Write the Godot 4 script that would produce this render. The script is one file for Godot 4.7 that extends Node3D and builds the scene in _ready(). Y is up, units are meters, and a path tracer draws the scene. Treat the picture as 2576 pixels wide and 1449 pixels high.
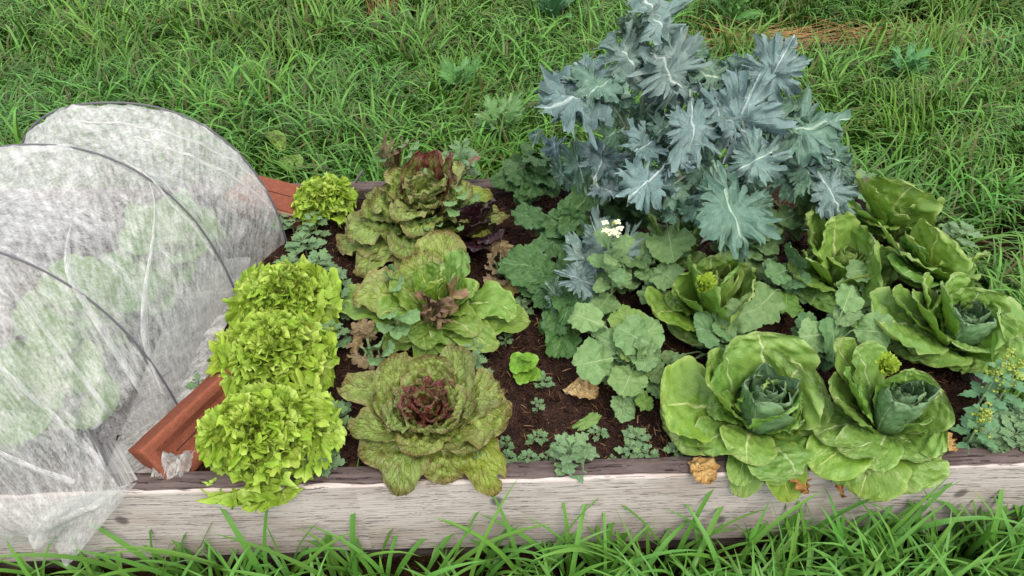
extends Node3D
# A raised vegetable bed beside a lawn: timber boards, a fleece tunnel, lettuces, kale, radishes and weeds.

const FOCAL := 1887.5          # of the photograph at 2576 pixels across
const EYE := Vector3(0, 1.49, 0.713)
const PITCH := 45.0
const YAW := 2.0
const TOP := 0.28              # top of the boards
const SOIL := 0.255
var eye_right: Vector3
var eye_up: Vector3
var eye_fwd: Vector3
var rng := RandomNumberGenerator.new()
var noise := FastNoiseLite.new()
var taken := {}
var M := {}

# ---------------------------------------------------------------- points
func ray(x: float, y: float) -> Vector3:
	return eye_fwd + eye_right * ((x - 1288.0) / FOCAL) - eye_up * ((y - 724.5) / FOCAL)
func ph(x: float, y: float, above_soil: float) -> Vector3:      # the point of this height above the soil
	var d := ray(x, y)
	return EYE + d * ((SOIL + above_soil - EYE.y) / d.y)
func pz(x: float, y: float, z: float) -> Vector3:               # the point this far back in the bed
	var d := ray(x, y)
	return EYE + d * ((z - EYE.z) / d.z)
func metres(px: float, at: Vector3) -> float:
	return px * (at - EYE).dot(eye_fwd) / FOCAL
func rr(a: float, b: float) -> float:
	return rng.randf_range(a, b)
func sm(a: float, b: float, x: float) -> float:
	return smoothstep(a, b, x)

# ---------------------------------------------------------------- naming
func numbered(called: String) -> String:
	if not taken.has(called):
		taken[called] = 0
		return called
	taken[called] += 1
	return "%s_%03d" % [called, taken[called]]
func tag(o: Node, label: String, category: String, group := "", kind := "") -> void:
	if label: o.set_meta("label", label)
	if category: o.set_meta("category", category)
	if group: o.set_meta("group", group)
	if kind: o.set_meta("kind", kind)
func thing(called: String, at: Vector3, label: String, category: String, group := "") -> Node3D:
	var o := Node3D.new()
	o.name = numbered(called)
	add_child(o)
	o.position = at
	tag(o, label, category, group)
	return o
func part(parent: Node3D, called: String, mesh: Mesh, m: Material) -> MeshInstance3D:
	var o := MeshInstance3D.new()
	o.name = numbered(called) if parent == self else called
	o.mesh = mesh
	if m: o.material_override = m
	parent.add_child(o, true)
	return o

# ---------------------------------------------------------------- materials and textures
func image_of(w: int, h: int, f: Callable) -> Image:
	var data := PackedByteArray()
	data.resize(w * h * 4)
	var k := 0
	for y in h:
		for x in w:
			var c: Color = f.call((x + 0.5) / w, (y + 0.5) / h)
			data[k] = int(clampf(c.r, 0, 1) * 255.0)
			data[k + 1] = int(clampf(c.g, 0, 1) * 255.0)
			data[k + 2] = int(clampf(c.b, 0, 1) * 255.0)
			data[k + 3] = int(clampf(c.a, 0, 1) * 255.0)
			k += 4
	return Image.create_from_data(w, h, false, Image.FORMAT_RGBA8, data)

# Colour in rgb, relief in alpha; split into two pictures.
func two(w: int, h: int, f: Callable) -> Array:
	var im := image_of(w, h, f)
	var d := im.get_data()
	var relief := PackedByteArray()
	relief.resize(w * h)
	for k in w * h:
		relief[k] = d[k * 4 + 3]
		d[k * 4 + 3] = 255
	return [ImageTexture.create_from_image(Image.create_from_data(w, h, false, Image.FORMAT_RGBA8, d)), ImageTexture.create_from_image(Image.create_from_data(w, h, false, Image.FORMAT_L8, relief))]

func prof(kind: String, u: float) -> float:
	match kind:
		"cos":
			return lerpf(0.26, 1.0, sm(0.0, 0.62, u)) * tip(u, 0.62, 2.2)
		"butter":
			return lerpf(0.24, 1.0, sm(0.0, 0.5, u)) * tip(u, 0.5, 2.1)
		"frill":
			return lerpf(0.2, 1.0, sm(0.0, 0.75, u)) * tip(u, 0.76, 3.0)
		"radish":
			var t := (u - 0.71) / 0.29
			var e := 0.0 if absf(t) >= 1.0 else pow(1.0 - pow(absf(t), 2.5), 0.5)
			var lobes := 0.3 * exp(-pow((u - 0.34) / 0.045, 2.0))
			return maxf(maxf(e, lobes), 0.045)
		"mustard":
			var t2 := (u - 0.62) / 0.38
			var e2 := 0.0 if absf(t2) >= 1.0 else pow(1.0 - pow(absf(t2), 2.2), 0.6)
			return maxf(maxf(e2, 0.25 * exp(-pow((u - 0.2) / 0.04, 2.0))), 0.05)
		"kale":
			return maxf(sm(0.08, 0.5, u) * tip(u, 0.55, 2.0), 0.05)
		"oak":
			return lerpf(0.2, 1.0, sm(0.0, 0.6, u)) * tip(u, 0.62, 2.0)
		"flat":
			return 1.0
		"goose":
			return maxf(sm(0.15, 0.45, u) * pow(maxf(0.0, 1.0 - sm(0.4, 1.0, u)), 0.7), 0.06)
		"dock":
			return maxf(pow(maxf(0.0, sin(PI * clampf((u - 0.1) / 0.9, 0, 1))), 0.7), 0.08)
	return maxf(pow(sin(PI * u), 0.6), 0.05)
func tip(u: float, from: float, e: float) -> float:
	return 1.0 if u < from else pow(maxf(0.0, 1.0 - pow((u - from) / (1.0 - from), e)), 0.5)

func leaf_textures(kind: String, blade: Color, blade2: Color, vein: Color, veins: float, lean: float, rib: float, crinkle: float, edge := Color(0, 0, 0, 0), blotch := Color(0, 0, 0, 0)) -> Array:
	var cells := FastNoiseLite.new()
	cells.noise_type = FastNoiseLite.TYPE_CELLULAR
	cells.cellular_return_type = FastNoiseLite.RETURN_DISTANCE2_SUB
	cells.frequency = 0.034
	cells.seed = hash(kind) % 1000
	var n := FastNoiseLite.new()
	n.frequency = 0.012
	n.seed = 5 + hash(kind) % 1000
	n.fractal_octaves = 4
	return two(256, 256, func(x, y):
		var v: float = x * 2.0 - 1.0
		var a: float = absf(v) * maxf(prof(kind, y), 0.1)
		var j := n.get_noise_2d(x * 256, y * 256)
		var j2 := n.get_noise_2d(x * 520 + 400, y * 520)
		var mid := 1.0 - sm(0.35, 1.0, a / (rib * (1.05 - y) + 0.012))
		var f: float = (y - a * lean) * veins + j * 0.7 + (0.5 if v > 0 else 0.0)
		var d := absf(f - floorf(f) - 0.5) * 2.0
		var f2 = (y + a * 0.9) * veins * 2.6 + j * 1.6
		var d2 := absf(f2 - floorf(f2) - 0.5) * 2.0
		var side: float = maxf(sm(0.84 + 0.10 * a, 1.0, d) * (1.0 - 0.5 * a), 0.35 * sm(0.86, 1.0, d2))
		var c2 := cells.get_noise_2d(x * 256, y * 256) * 0.5 + 0.5
		var net: float = 1.0 - sm(0.0, 0.25, c2)
		var c := blade.lerp(blade2, clampf(0.5 + j * 1.1 + j2 * 0.5, 0, 1))
		if blotch.a > 0.0:
			c = c.lerp(Color(blotch, 1), blotch.a * sm(-0.1, 0.3, j2 * 0.7 + j + (absf(v) - 0.55) * 0.5 + (y - 0.6) * 0.5 - side * 0.2))
		c = c.lerp(vein, clampf(maxf(mid, maxf(side * 0.5, net * 0.04)), 0, 1))
		if edge.a > 0.0:
			c = c.lerp(Color(edge, 1), edge.a * sm(0.86, 1.0, maxf(absf(v), y) + j * 0.06))
		var high: float = 0.35 + crinkle * (sm(0.0, 0.6, c2) * 0.5 - side * 0.45) + j * 0.25 - mid * 0.15
		c.a = clampf(high, 0, 1)
		return c)

func std(rough: float, spec := 0.4) -> StandardMaterial3D:
	var m := StandardMaterial3D.new()
	m.roughness = rough
	m.metallic_specular = spec
	m.vertex_color_use_as_albedo = true
	m.cull_mode = BaseMaterial3D.CULL_DISABLED
	return m
func leaf_mat(t: Array, rough: float, spec: float, bump: float, through: float) -> StandardMaterial3D:
	var m := std(rough, spec)
	m.albedo_texture = t[0]
	m.texture_repeat = false
	m.heightmap_enabled = true
	m.heightmap_texture = t[1]
	m.heightmap_scale = bump
	m.backlight_enabled = true
	m.backlight = Color(through, through, through * 0.55)
	return m
func plain(c: Color, rough := 0.8, spec := 0.3) -> StandardMaterial3D:
	var m := std(rough, spec)
	m.albedo_color = c
	return m

func make_materials() -> void:
	M.cos = leaf_mat(leaf_textures("cos", Color(0.51, 0.65, 0.30), Color(0.46, 0.61, 0.27), Color(0.74, 0.80, 0.57), 9, 0.55, 0.10, 0.8, Color(0.66, 0.73, 0.45, 0.6)), 0.36, 0.5, 0.35, 0.6)
	M.cosheart = leaf_mat(leaf_textures("cos", Color(0.45, 0.58, 0.41), Color(0.38, 0.52, 0.35), Color(0.62, 0.71, 0.54), 9, 0.55, 0.08, 0.7, Color(0.46, 0.56, 0.42, 0.5)), 0.5, 0.4, 0.3, 0.2)
	M.red = leaf_mat(leaf_textures("butter", Color(0.54, 0.62, 0.31), Color(0.44, 0.55, 0.23), Color(0.62, 0.69, 0.38), 7, 0.7, 0.06, 1.0, Color(0.52, 0.40, 0.28, 0.45), Color(0.55, 0.48, 0.36, 0.4)), 0.40, 0.5, 0.7, 0.3)
	M.redheart = leaf_mat(leaf_textures("butter", Color(0.40, 0.44, 0.18), Color(0.42, 0.24, 0.17), Color(0.52, 0.56, 0.28), 7, 0.7, 0.05, 1.0, Color(0.45, 0.20, 0.19, 0.6), Color(0.42, 0.17, 0.17, 0.7)), 0.36, 0.55, 0.7, 0.2)
	M.darkred = leaf_mat(leaf_textures("butter", Color(0.20, 0.08, 0.11), Color(0.15, 0.06, 0.09), Color(0.30, 0.14, 0.16), 7, 0.7, 0.05, 1.0), 0.3, 0.6, 0.6, 0.1)
	M.frill = leaf_mat(leaf_textures("flat", Color(0.66, 0.77, 0.29), Color(0.57, 0.71, 0.22), Color(0.76, 0.84, 0.44), 8, 0.8, 0.05, 0.9, Color(0.75, 0.83, 0.42, 0.8)), 0.45, 0.4, 0.5, 0.45)
	M.radish = leaf_mat(leaf_textures("flat", Color(0.48, 0.60, 0.40), Color(0.41, 0.54, 0.34), Color(0.63, 0.72, 0.53), 6, 0.7, 0.03, 0.6), 0.55, 0.35, 0.3, 0.3)
	M.mustard = leaf_mat(leaf_textures("flat", Color(0.33, 0.47, 0.28), Color(0.27, 0.42, 0.22), Color(0.48, 0.60, 0.40), 7, 0.7, 0.03, 1.0), 0.5, 0.4, 0.5, 0.25)
	M.kale = leaf_mat(leaf_textures("flat", Color(0.48, 0.57, 0.56), Color(0.41, 0.51, 0.50), Color(0.74, 0.80, 0.78), 5, 0.75, 0.035, 0.7), 0.6, 0.3, 0.4, 0.15)
	M.kalegreen = leaf_mat(leaf_textures("flat", Color(0.42, 0.53, 0.47), Color(0.36, 0.48, 0.42), Color(0.66, 0.75, 0.68), 6, 0.7, 0.05, 0.6), 0.55, 0.35, 0.4, 0.2)
	M.oak = leaf_mat(leaf_textures("flat", Color(0.57, 0.52, 0.38), Color(0.48, 0.38, 0.33), Color(0.62, 0.60, 0.46), 7, 0.7, 0.05, 0.6, Color(0.48, 0.34, 0.32, 0.5)), 0.45, 0.4, 0.3, 0.3)
	M.goose = leaf_mat(leaf_textures("goose", Color(0.48, 0.60, 0.46), Color(0.41, 0.53, 0.40), Color(0.62, 0.71, 0.60), 7, 0.8, 0.06, 0.5), 0.7, 0.25, 0.2, 0.2)
	M.smooth = leaf_mat(leaf_textures("dock", Color(0.43, 0.58, 0.42), Color(0.37, 0.52, 0.36), Color(0.56, 0.68, 0.52), 7, 0.7, 0.05, 0.3), 0.5, 0.35, 0.2, 0.25)
	M.dry = leaf_mat(leaf_textures("cos", Color(0.82, 0.72, 0.53), Color(0.72, 0.58, 0.39), Color(0.86, 0.77, 0.58), 7, 0.6, 0.05, 1.0, Color(0.40, 0.26, 0.14, 0.35)), 0.8, 0.2, 0.5, 0.25)
	M.stem = plain(Color(0.50, 0.60, 0.42), 0.55)
	M.kalestem = plain(Color(0.50, 0.58, 0.50), 0.55)
	M.petal = plain(Color(0.86, 0.86, 0.74), 0.6)
	M.bud = plain(Color(0.62, 0.68, 0.32), 0.6)
	M.straw = plain(Color(0.68, 0.57, 0.41), 0.85)

	# Weathered softwood: long grey grain with fine checks.
	var g := FastNoiseLite.new()
	g.frequency = 0.01
	g.fractal_octaves = 5
	var wood := func(pale: Color, dark: Color, stain: Color, much: float, s: int) -> Array:
		g.seed = s
		return two(1024, 256, func(x, y):
			var along: float = x * 160.0
			var warp := g.get_noise_2d(x * 300, y * 60) * 9.0
			var grain := g.get_noise_2d(along * 2.0, y * 5200.0 + warp * 14.0)
			var broad := g.get_noise_2d(x * 500 + 90, y * 220)
			var fleck := g.get_noise_2d(x * 5200, y * 5200 + 77)
			var check := g.get_noise_2d(x * 1100 + 900, y * 7000 + warp * 30.0)
			var c := pale.lerp(dark, clampf(0.35 + grain * 0.55 + fleck * 0.3 + broad * 0.5, 0, 1))
			c = c.lerp(stain, clampf(much * sm(0.02, 0.4, broad + grain * 0.25), 0, 1))
			var crack := sm(0.30, 0.42, check)
			c = c.lerp(dark * 0.45, crack * 0.75)
			for k in [[0.436, 0.42], [0.72, 0.66], [0.16, 0.75]]:
				var r: float = Vector2((x - k[0]) * 16.0, (y - k[1]) * 2.2 + warp * 0.01).length()
				c = c.lerp(dark * 0.5, 0.7 * (1.0 - sm(0.06, 0.16, r)))
			c.a = clampf(0.55 + grain * 0.5 - crack * 0.5 + fleck * 0.2, 0, 1)
			return c)
	for w in [["board", Color(0.82, 0.775, 0.76), Color(0.70, 0.65, 0.635), Color(0.67, 0.60, 0.56), 0.35, 3], ["boardtop", Color(0.42, 0.37, 0.36), Color(0.24, 0.20, 0.20), Color(0.50, 0.45, 0.43), 0.5, 8]]:
		var t: Array = wood.call(w[1], w[2], w[3], w[4], w[5])
		var m := std(0.85, 0.25)
		m.albedo_texture = t[0]
		m.heightmap_enabled = true
		m.heightmap_texture = t[1]
		m.heightmap_scale = 0.12
		M[w[0]] = m

	# Dark moist compost.
	var sn := FastNoiseLite.new()
	sn.frequency = 0.02
	sn.fractal_octaves = 5
	var t2 := two(512, 512, func(x, y):
		var a := sn.get_noise_3d(cos(x * TAU) * 90, sin(x * TAU) * 90, y * 512)
		var b := sn.get_noise_2d(x * 3000, y * 3000)
		var f := sn.get_noise_2d(x * 900 + 50, y * 5200)
		var c := Color(0.20, 0.145, 0.13).lerp(Color(0.33, 0.245, 0.215), clampf(0.4 + a * 0.9 + b * 0.9, 0, 1))
		c = c.lerp(Color(0.46, 0.34, 0.27), 0.7 * sm(0.34, 0.48, f))
		c.a = clampf(0.5 + b * 0.7 + f * 0.4, 0, 1)
		return c)
	var ms := std(0.95, 0.2)
	ms.albedo_texture = t2[0]
	ms.heightmap_enabled = true
	ms.heightmap_texture = t2[1]
	ms.heightmap_scale = 1.2
	ms.uv1_triplanar = true
	ms.uv1_world_triplanar = true
	ms.uv1_scale = Vector3(3, 3, 3)
	M.soil = ms
	var mg: StandardMaterial3D = ms.duplicate()
	mg.albedo_color = Color(0.85, 0.85, 0.7)
	M.earth = mg

	# Fired clay.
	var bn := FastNoiseLite.new()
	bn.frequency = 0.03
	bn.fractal_octaves = 4
	var t3 := two(256, 256, func(x, y):
		var a := bn.get_noise_2d(x * 200, y * 200)
		var b := bn.get_noise_2d(x * 2400, y * 2400)
		var c := Color(0.62, 0.37, 0.29).lerp(Color(0.51, 0.28, 0.21), clampf(0.5 + a + b * 0.5, 0, 1))
		c = c.lerp(Color(0.78, 0.56, 0.48), 0.7 * sm(0.22, 0.6, b + a * 0.6))
		c.a = clampf(0.5 + b * 0.6 + a * 0.2, 0, 1)
		return c)
	var mb := std(0.85, 0.25)
	mb.albedo_texture = t3[0]
	mb.heightmap_enabled = true
	mb.heightmap_texture = t3[1]
	mb.heightmap_scale = 0.5
	mb.uv1_triplanar = true
	mb.uv1_scale = Vector3(7, 7, 7)
	M.brick = mb
	M.mortar = plain(Color(0.74, 0.60, 0.54), 0.9, 0.2)

	# Spun fleece: matted fibres, thicker here and thinner there.
	var fn := FastNoiseLite.new()
	fn.frequency = 0.01
	fn.fractal_octaves = 4
	var fi := image_of(1024, 1024, func(x, y):
		var sx: float = x * 0.8 + y * 0.6
		var sy: float = y * 0.8 - x * 0.6
		var streak := fn.get_noise_2d(sx * 5200, sy * 900)
		var streak2 := fn.get_noise_2d(x * 200 + 500, y * 2200 + x * 500)
		var clump := fn.get_noise_2d(x * 9000 + 70, y * 9000)
		var broad := fn.get_noise_2d(x * 420, y * 420 + 300)
		var blot := fn.get_noise_2d(x * 2400 + 20, y * 2400)
		var a: float = 0.46 + 0.13 * clump + 0.24 * streak + 0.14 * sm(0.15, 0.6, streak2) + 0.16 * broad + 0.15 * blot
		var s: float = 0.86 + 0.06 * clump + 0.04 * blot
		return Color(s, s, s, clampf(a, 0.22, 0.94)))
	var mf := std(0.7, 0.3)
	mf.albedo_texture = ImageTexture.create_from_image(fi)
	mf.transparency = BaseMaterial3D.TRANSPARENCY_ALPHA
	mf.backlight_enabled = true
	mf.backlight = Color(0.5, 0.5, 0.5)
	M.fleece = mf
	M.hem = plain(Color(0.42, 0.41, 0.44), 0.8)

# ---------------------------------------------------------------- shapes
func grid_mesh(p: PackedVector3Array, uv: PackedVector2Array, col: PackedColorArray, rows: int, cols: int) -> ArrayMesh:
	var nor := PackedVector3Array()
	nor.resize(p.size())
	for i in rows:
		var i0 := maxi(i - 1, 0) * cols
		var i1 := mini(i + 1, rows - 1) * cols
		for j in cols:
			var n := (p[i1 + j] - p[i0 + j]).cross(p[i * cols + mini(j + 1, cols - 1)] - p[i * cols + maxi(j - 1, 0)])
			nor[i * cols + j] = n.normalized() if n.length_squared() > 1e-16 else Vector3.UP
	var idx := PackedInt32Array()
	idx.resize((rows - 1) * (cols - 1) * 6)
	var k := 0
	for i in rows - 1:
		for j in cols - 1:
			var a := i * cols + j
			idx[k] = a; idx[k + 1] = a + 1; idx[k + 2] = a + cols
			idx[k + 3] = a + 1; idx[k + 4] = a + cols + 1; idx[k + 5] = a + cols
			k += 6
	var arr := []
	arr.resize(Mesh.ARRAY_MAX)
	arr[Mesh.ARRAY_VERTEX] = p
	arr[Mesh.ARRAY_NORMAL] = nor
	arr[Mesh.ARRAY_TEX_UV] = uv
	if col.size(): arr[Mesh.ARRAY_COLOR] = col
	arr[Mesh.ARRAY_INDEX] = idx
	var m := ArrayMesh.new()
	m.add_surface_from_arrays(Mesh.PRIMITIVE_TRIANGLES, arr)
	return m

# One leaf. b base, t tip, w width in metres; o: arch, droop, cup, roll, ruf, rf, col, az, seg, lob
func leaf_mesh(kind: String, b: Vector3, t: Vector3, w: float, o := {}) -> ArrayMesh:
	var len := (t - b).length()
	var arch: float = o.get("arch", 0.2) * len
	var droop: float = o.get("droop", 0.0) * len
	var cup: float = o.get("cup", 0.2)
	var ruf: float = o.get("ruf", 0.03)
	var rf: float = o.get("rf", 4.0)
	var base_col: Color = o.get("col", Color.WHITE)
	var segs: int = o.get("seg", 18)
	var half: int = o.get("half", 4)
	var lump: float = o.get("lump", 0.02)
	var out := Vector3(t.x - b.x, 0, t.z - b.z)
	if o.has("az"):
		out = Vector3(cos(o.az), 0, sin(o.az))
	out = out.normalized() if out.length() > 0.004 else Vector3(0.2, 0, 1).normalized()
	var side0 := Vector3(-out.z, 0, out.x)
	var c1 = b.lerp(t, 0.33) + Vector3.UP * arch + out * len * o.get("lead", 0.0)
	var c2 = b.lerp(t, 0.72) + Vector3.UP * (arch * 0.8 + droop) + out * len * o.get("lead", 0.0)
	var f1 := rr(0, TAU)
	var f2 := rr(0, TAU)
	var f3 := rr(0, TAU)
	var off := rr(0, 900)
	var rough_w := [rr(0.88, 1.12), rr(0.88, 1.12)]
	var bend: float = rr(-0.1, 0.1) * len + o.get("bend", 0.0) * len
	var cols := half * 2 + 1
	var p := PackedVector3Array()
	var uv := PackedVector2Array()
	var col := PackedColorArray()
	p.resize((segs + 1) * cols); uv.resize((segs + 1) * cols); col.resize((segs + 1) * cols)
	var roll: float = o.get("roll", 0.0)
	var twist: float = o.get("twist", 0.0)
	var k := 0
	for i in segs + 1:
		var s := float(i) / segs
		var u := 1.0 - pow(1.0 - s, 1.35)
		var v1 := 1.0 - u
		var c = b * v1 * v1 * v1 + c1 * 3.0 * v1 * v1 * u + c2 * 3.0 * v1 * u * u + t * u * u * u
		c += side0 * bend * sin(PI * u)
		var tan = ((c1 - b) * v1 * v1 + (c2 - c1) * 2.0 * v1 * u + (t - c2) * u * u)
		tan = tan.normalized() if tan.length() > 1e-6 else out
		var sd := side0.rotated(tan, roll + twist * u)
		var nn: Vector3 = sd.cross(tan).normalized()
		var wide := prof(kind, u) * w * 0.5
		for j in cols:
			var v := float(j - half) / half
			var a := absf(v)
			var hand := 0 if v < 0 else 1
			var e = wide * rough_w[hand]
			var fwd := 0.0
			match kind:
				"kale":
					var q := u * 5.2 + hand * 0.45 + off
					var l := absf(sin(PI * q))
					e *= 0.48 + 0.62 * pow(l, 0.6)
					e *= 1.0 + 0.20 * sin(u * 74.0 + f1 + hand * 2.0) * sin(u * 31.0 + f2)
					fwd = 0.42 * a * e
				"oak":
					e *= 0.5 + 0.6 * pow(absf(sin(PI * (u * 3.6 + hand * 0.4 + off))), 0.7)
					fwd = 0.45 * a * e
				"radish":
					e *= 1.0 + 0.07 * sin(u * 46.0 + f1 + hand) + 0.06 * sin(u * 19.0 + f2)
					fwd = 0.12 * a * e
				"mustard":
					e *= 1.0 + 0.09 * sin(u * 64.0 + f1 + hand) + 0.07 * sin(u * 17.0 + f2)
					fwd = 0.2 * a * e
				"goose":
					e *= 1.0 + 0.28 * sin(u * 24.0 + f1)
					fwd = 0.35 * a * e
				"frill":
					e *= 1.0 + 0.10 * sin(u * 55.0 + f1 + hand) * a
					fwd = 0.3 * a * e
				_:
					e *= 1.0 + 0.025 * sin(u * 26.0 + f1 + hand) + 0.03 * sin(u * 11.0 + f2)
			var x = v * e
			var edge := pow(a, 2.7 if kind == "frill" else 2.2)
			var ph1 := TAU * rf * u + f1 + hand * 1.7
			var wave := sin(ph1 + 0.8 * sin(ph1 * 0.37 + f3)) + 0.45 * sin(ph1 * 2.31 + f2)
			var z = cup * e * a * a + ruf * w * edge * wave * sm(0.05, 0.3, u)
			if kind == "frill":
				z += ruf * 0.45 * w * pow(a, 5.0) * sin(ph1 * 3.7 + f3) * sm(0.2, 0.5, u)
				fwd += ruf * 0.9 * w * edge * cos(ph1) * sm(0.1, 0.4, u)
				x += signf(v) * ruf * 0.5 * w * pow(a, 4.0) * sin(ph1 * 1.9 + f2)
			if kind == "frill" or kind == "butter" or kind == "cos":      # the tip waves like the margin does
				z += ruf * w * 0.9 * pow(u, 6.0) * sin(TAU * rf * 0.42 * v + f3) * (1.0 - a * a)
			z += lump * w * noise.get_noise_2d(u * 300.0 + off * 7.0, v * 150.0 * wide / maxf(w, 0.001) * 2.0 + off) * 1.6
			p[k] = c + sd * x + nn * z + tan * fwd
			uv[k] = Vector2(v * 0.5 + 0.5, u)
			col[k] = base_col
			k += 1
	return grid_mesh(p, uv, col, segs + 1, cols)

# A lobed leaf (kale, oak leaf lettuce, thistle): rings from the middle of the blade to a lobed, toothed outline.
func lobed_mesh(b: Vector3, t: Vector3, w: float, face: Vector3, o := {}) -> ArrayMesh:
	var length := (t - b).length()
	var mid := (t - b).normalized()
	face = (face - mid * face.dot(mid)).normalized()
	var c1 = b.lerp(t, 0.35) + face * length * o.get("arch", 0.1)
	var c2 = b.lerp(t, 0.72) + face * length * (o.get("arch", 0.1) + o.get("droop", 0.1))
	var lobes: float = o.get("lobes", 9.0)
	var depth: float = o.get("depth", 0.4)
	var teeth: float = o.get("teeth", 0.1)
	var ruf: float = o.get("ruf", 0.06)
	var cup: float = o.get("cup", 0.1)
	var lump: float = o.get("lump", 0.05)
	var base_col: Color = o.get("col", Color.WHITE)
	var n: int = o.get("seg", 100)
	var rings: int = o.get("half", 7)
	var off := rr(0, 900)
	var p := PackedVector3Array()
	var uv := PackedVector2Array()
	var col := PackedColorArray()
	for r in rings + 1:
		var q := maxf(0.004, float(r) / rings)
		for k in n + 1:
			var a := TAU * (k % n) / n
			var wob := a + 0.5 * noise.get_noise_2d(cos(a) * 60.0 + off, sin(a) * 60.0)
			var l := absf(sin(wob * lobes * 0.5 + off))
			var rad := 1.0 - depth * pow(1.0 - l, 1.35) * (0.7 + 0.6 * noise.get_noise_2d(cos(a) * 90.0, sin(a) * 90.0 + off))
			var th := absf(sin(wob * lobes * 1.5 + off * 3.0)) * 0.6 + absf(sin(a * lobes * 3.6 + off)) * 0.4
			rad *= 1.0 - teeth * (1.0 - th)
			rad *= 1.0 + 0.3 * noise.get_noise_2d(cos(a) * 45.0 + 300.0, sin(a) * 45.0 + off)
			rad = lerpf(1.0, rad, pow(q, 0.7))
			var y := 0.47 + (0.53 if cos(a) > 0 else 0.47) * cos(a) * q * rad
			var x := sin(a) * w * 0.5 * q * rad * lerpf(0.78, 1.0, sm(0.0, 0.55, y))
			var u := y
			var v1 := 1.0 - u
			var c = b * v1 * v1 * v1 + c1 * 3.0 * v1 * v1 * u + c2 * 3.0 * v1 * u * u + t * u * u * u
			var tan = ((c1 - b) * v1 * v1 + (c2 - c1) * 2.0 * v1 * u + (t - c2) * u * u).normalized()
			var sd = tan.cross(face).normalized()
			var nn = sd.cross(tan)
			var edge: float = pow(q, o.get("edge", 4.0))
			var wave := sin(a * o.get("rf", 9.0) + off) + 0.55 * sin(a * o.get("rf", 9.0) * 2.17 + off * 2.0) + 0.12 * sin(a * o.get("rf", 9.0) * 4.3 + off)
			var z: float = cup * x * x / w * 4.0 * 0.5 + ruf * w * edge * wave + lump * w * noise.get_noise_2d(x / w * 160.0 + off, y * 160.0)
			p.append(c + sd * (x + ruf * 0.35 * w * edge * sin(a * o.get("rf", 9.0) * 2.9)) + nn * z)
			uv.append(Vector2(x / w + 0.5, clampf(u, 0.002, 0.998)))
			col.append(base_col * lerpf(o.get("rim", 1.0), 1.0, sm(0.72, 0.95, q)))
	return grid_mesh(p, uv, col, rings + 1, n + 1)
func lobed(plant: Node3D, m: Material, b: Vector3, t: Vector3, w: float, o := {}) -> MeshInstance3D:
	var q := o.duplicate()
	q.col = tint(o.get("col", Color.WHITE), o.get("vary", 0.15))
	var flat := Vector3(t.x - b.x, 0, t.z - b.z).normalized()
	var face: Vector3 = (Vector3(0, 0.75, 0.55) + (Vector3.UP - flat * (t - b).normalized().y) * 0.4 + Vector3(rr(-0.5, 0.5), rr(-0.1, 0.2), rr(-0.35, 0.35))).normalized()
	return part(plant, o.get("called", "leaf"), lobed_mesh(b - plant.position, t - plant.position, w, o.get("face", face), q), m)

func tint(c: Color, by := 0.12) -> Color:
	var k := rr(1.0 - by, 1.0)
	return Color(clampf(c.r * k * rr(0.95, 1.05), 0, 1), clampf(c.g * k, 0, 1), clampf(c.b * k * rr(0.92, 1.08), 0, 1))

func leaf(plant: Node3D, m: Material, kind: String, b: Vector3, t: Vector3, w: float, o := {}) -> MeshInstance3D:
	var at := plant.position
	var q := o.duplicate()
	q.col = tint(o.get("col", Color.WHITE), o.get("vary", 0.15))
	return part(plant, o.get("called", "leaf"), leaf_mesh(kind, b - at, t - at, w, q), m)

func tube_mesh(pts: Array, r0: float, r1: float, sides := 7) -> ArrayMesh:
	var cv := Curve3D.new()
	for i in pts.size():
		var d: Vector3 = (pts[mini(i + 1, pts.size() - 1)] - pts[maxi(i - 1, 0)]) / 6.0
		cv.add_point(pts[i], -d, d)
	var n := maxi(4, pts.size() * 4)
	var total := cv.get_baked_length()
	var p := PackedVector3Array()
	var uv := PackedVector2Array()
	for i in n + 1:
		var s := float(i) / n
		var c := cv.sample_baked(total * s)
		var d := (cv.sample_baked(minf(total, total * s + total * 0.02)) - cv.sample_baked(maxf(0, total * s - total * 0.02))).normalized()
		var a := d.cross(Vector3(0.31, 0.2, 0.93)).normalized()
		var b := d.cross(a)
		var r := lerpf(r0, r1, s)
		if i == n: r = r * 0.3
		for j in sides + 1:
			var f := TAU * j / sides
			p.append(c + (a * cos(f) + b * sin(f)) * r)
			uv.append(Vector2(float(j) / sides, s * 4.0))
	return grid_mesh(p, uv, PackedColorArray(), n + 1, sides + 1)

func ball_mesh(r: Vector3, lumpy := 0.0, rings := 8) -> ArrayMesh:
	var p := PackedVector3Array()
	var uv := PackedVector2Array()
	var off := rr(0, 500)
	var cols := rings * 2 + 1
	for i in rings + 1:
		var a := PI * i / rings
		for j in cols:
			var f := TAU * j / (cols - 1)
			var d := Vector3(sin(a) * cos(f), cos(a), sin(a) * sin(f))
			p.append(d * r * (1.0 + lumpy * noise.get_noise_3dv(d * 60.0 + Vector3.ONE * off)))
			uv.append(Vector2(float(j) / cols, float(i) / rings))
	return grid_mesh(p, uv, PackedColorArray(), rings + 1, cols)

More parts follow.
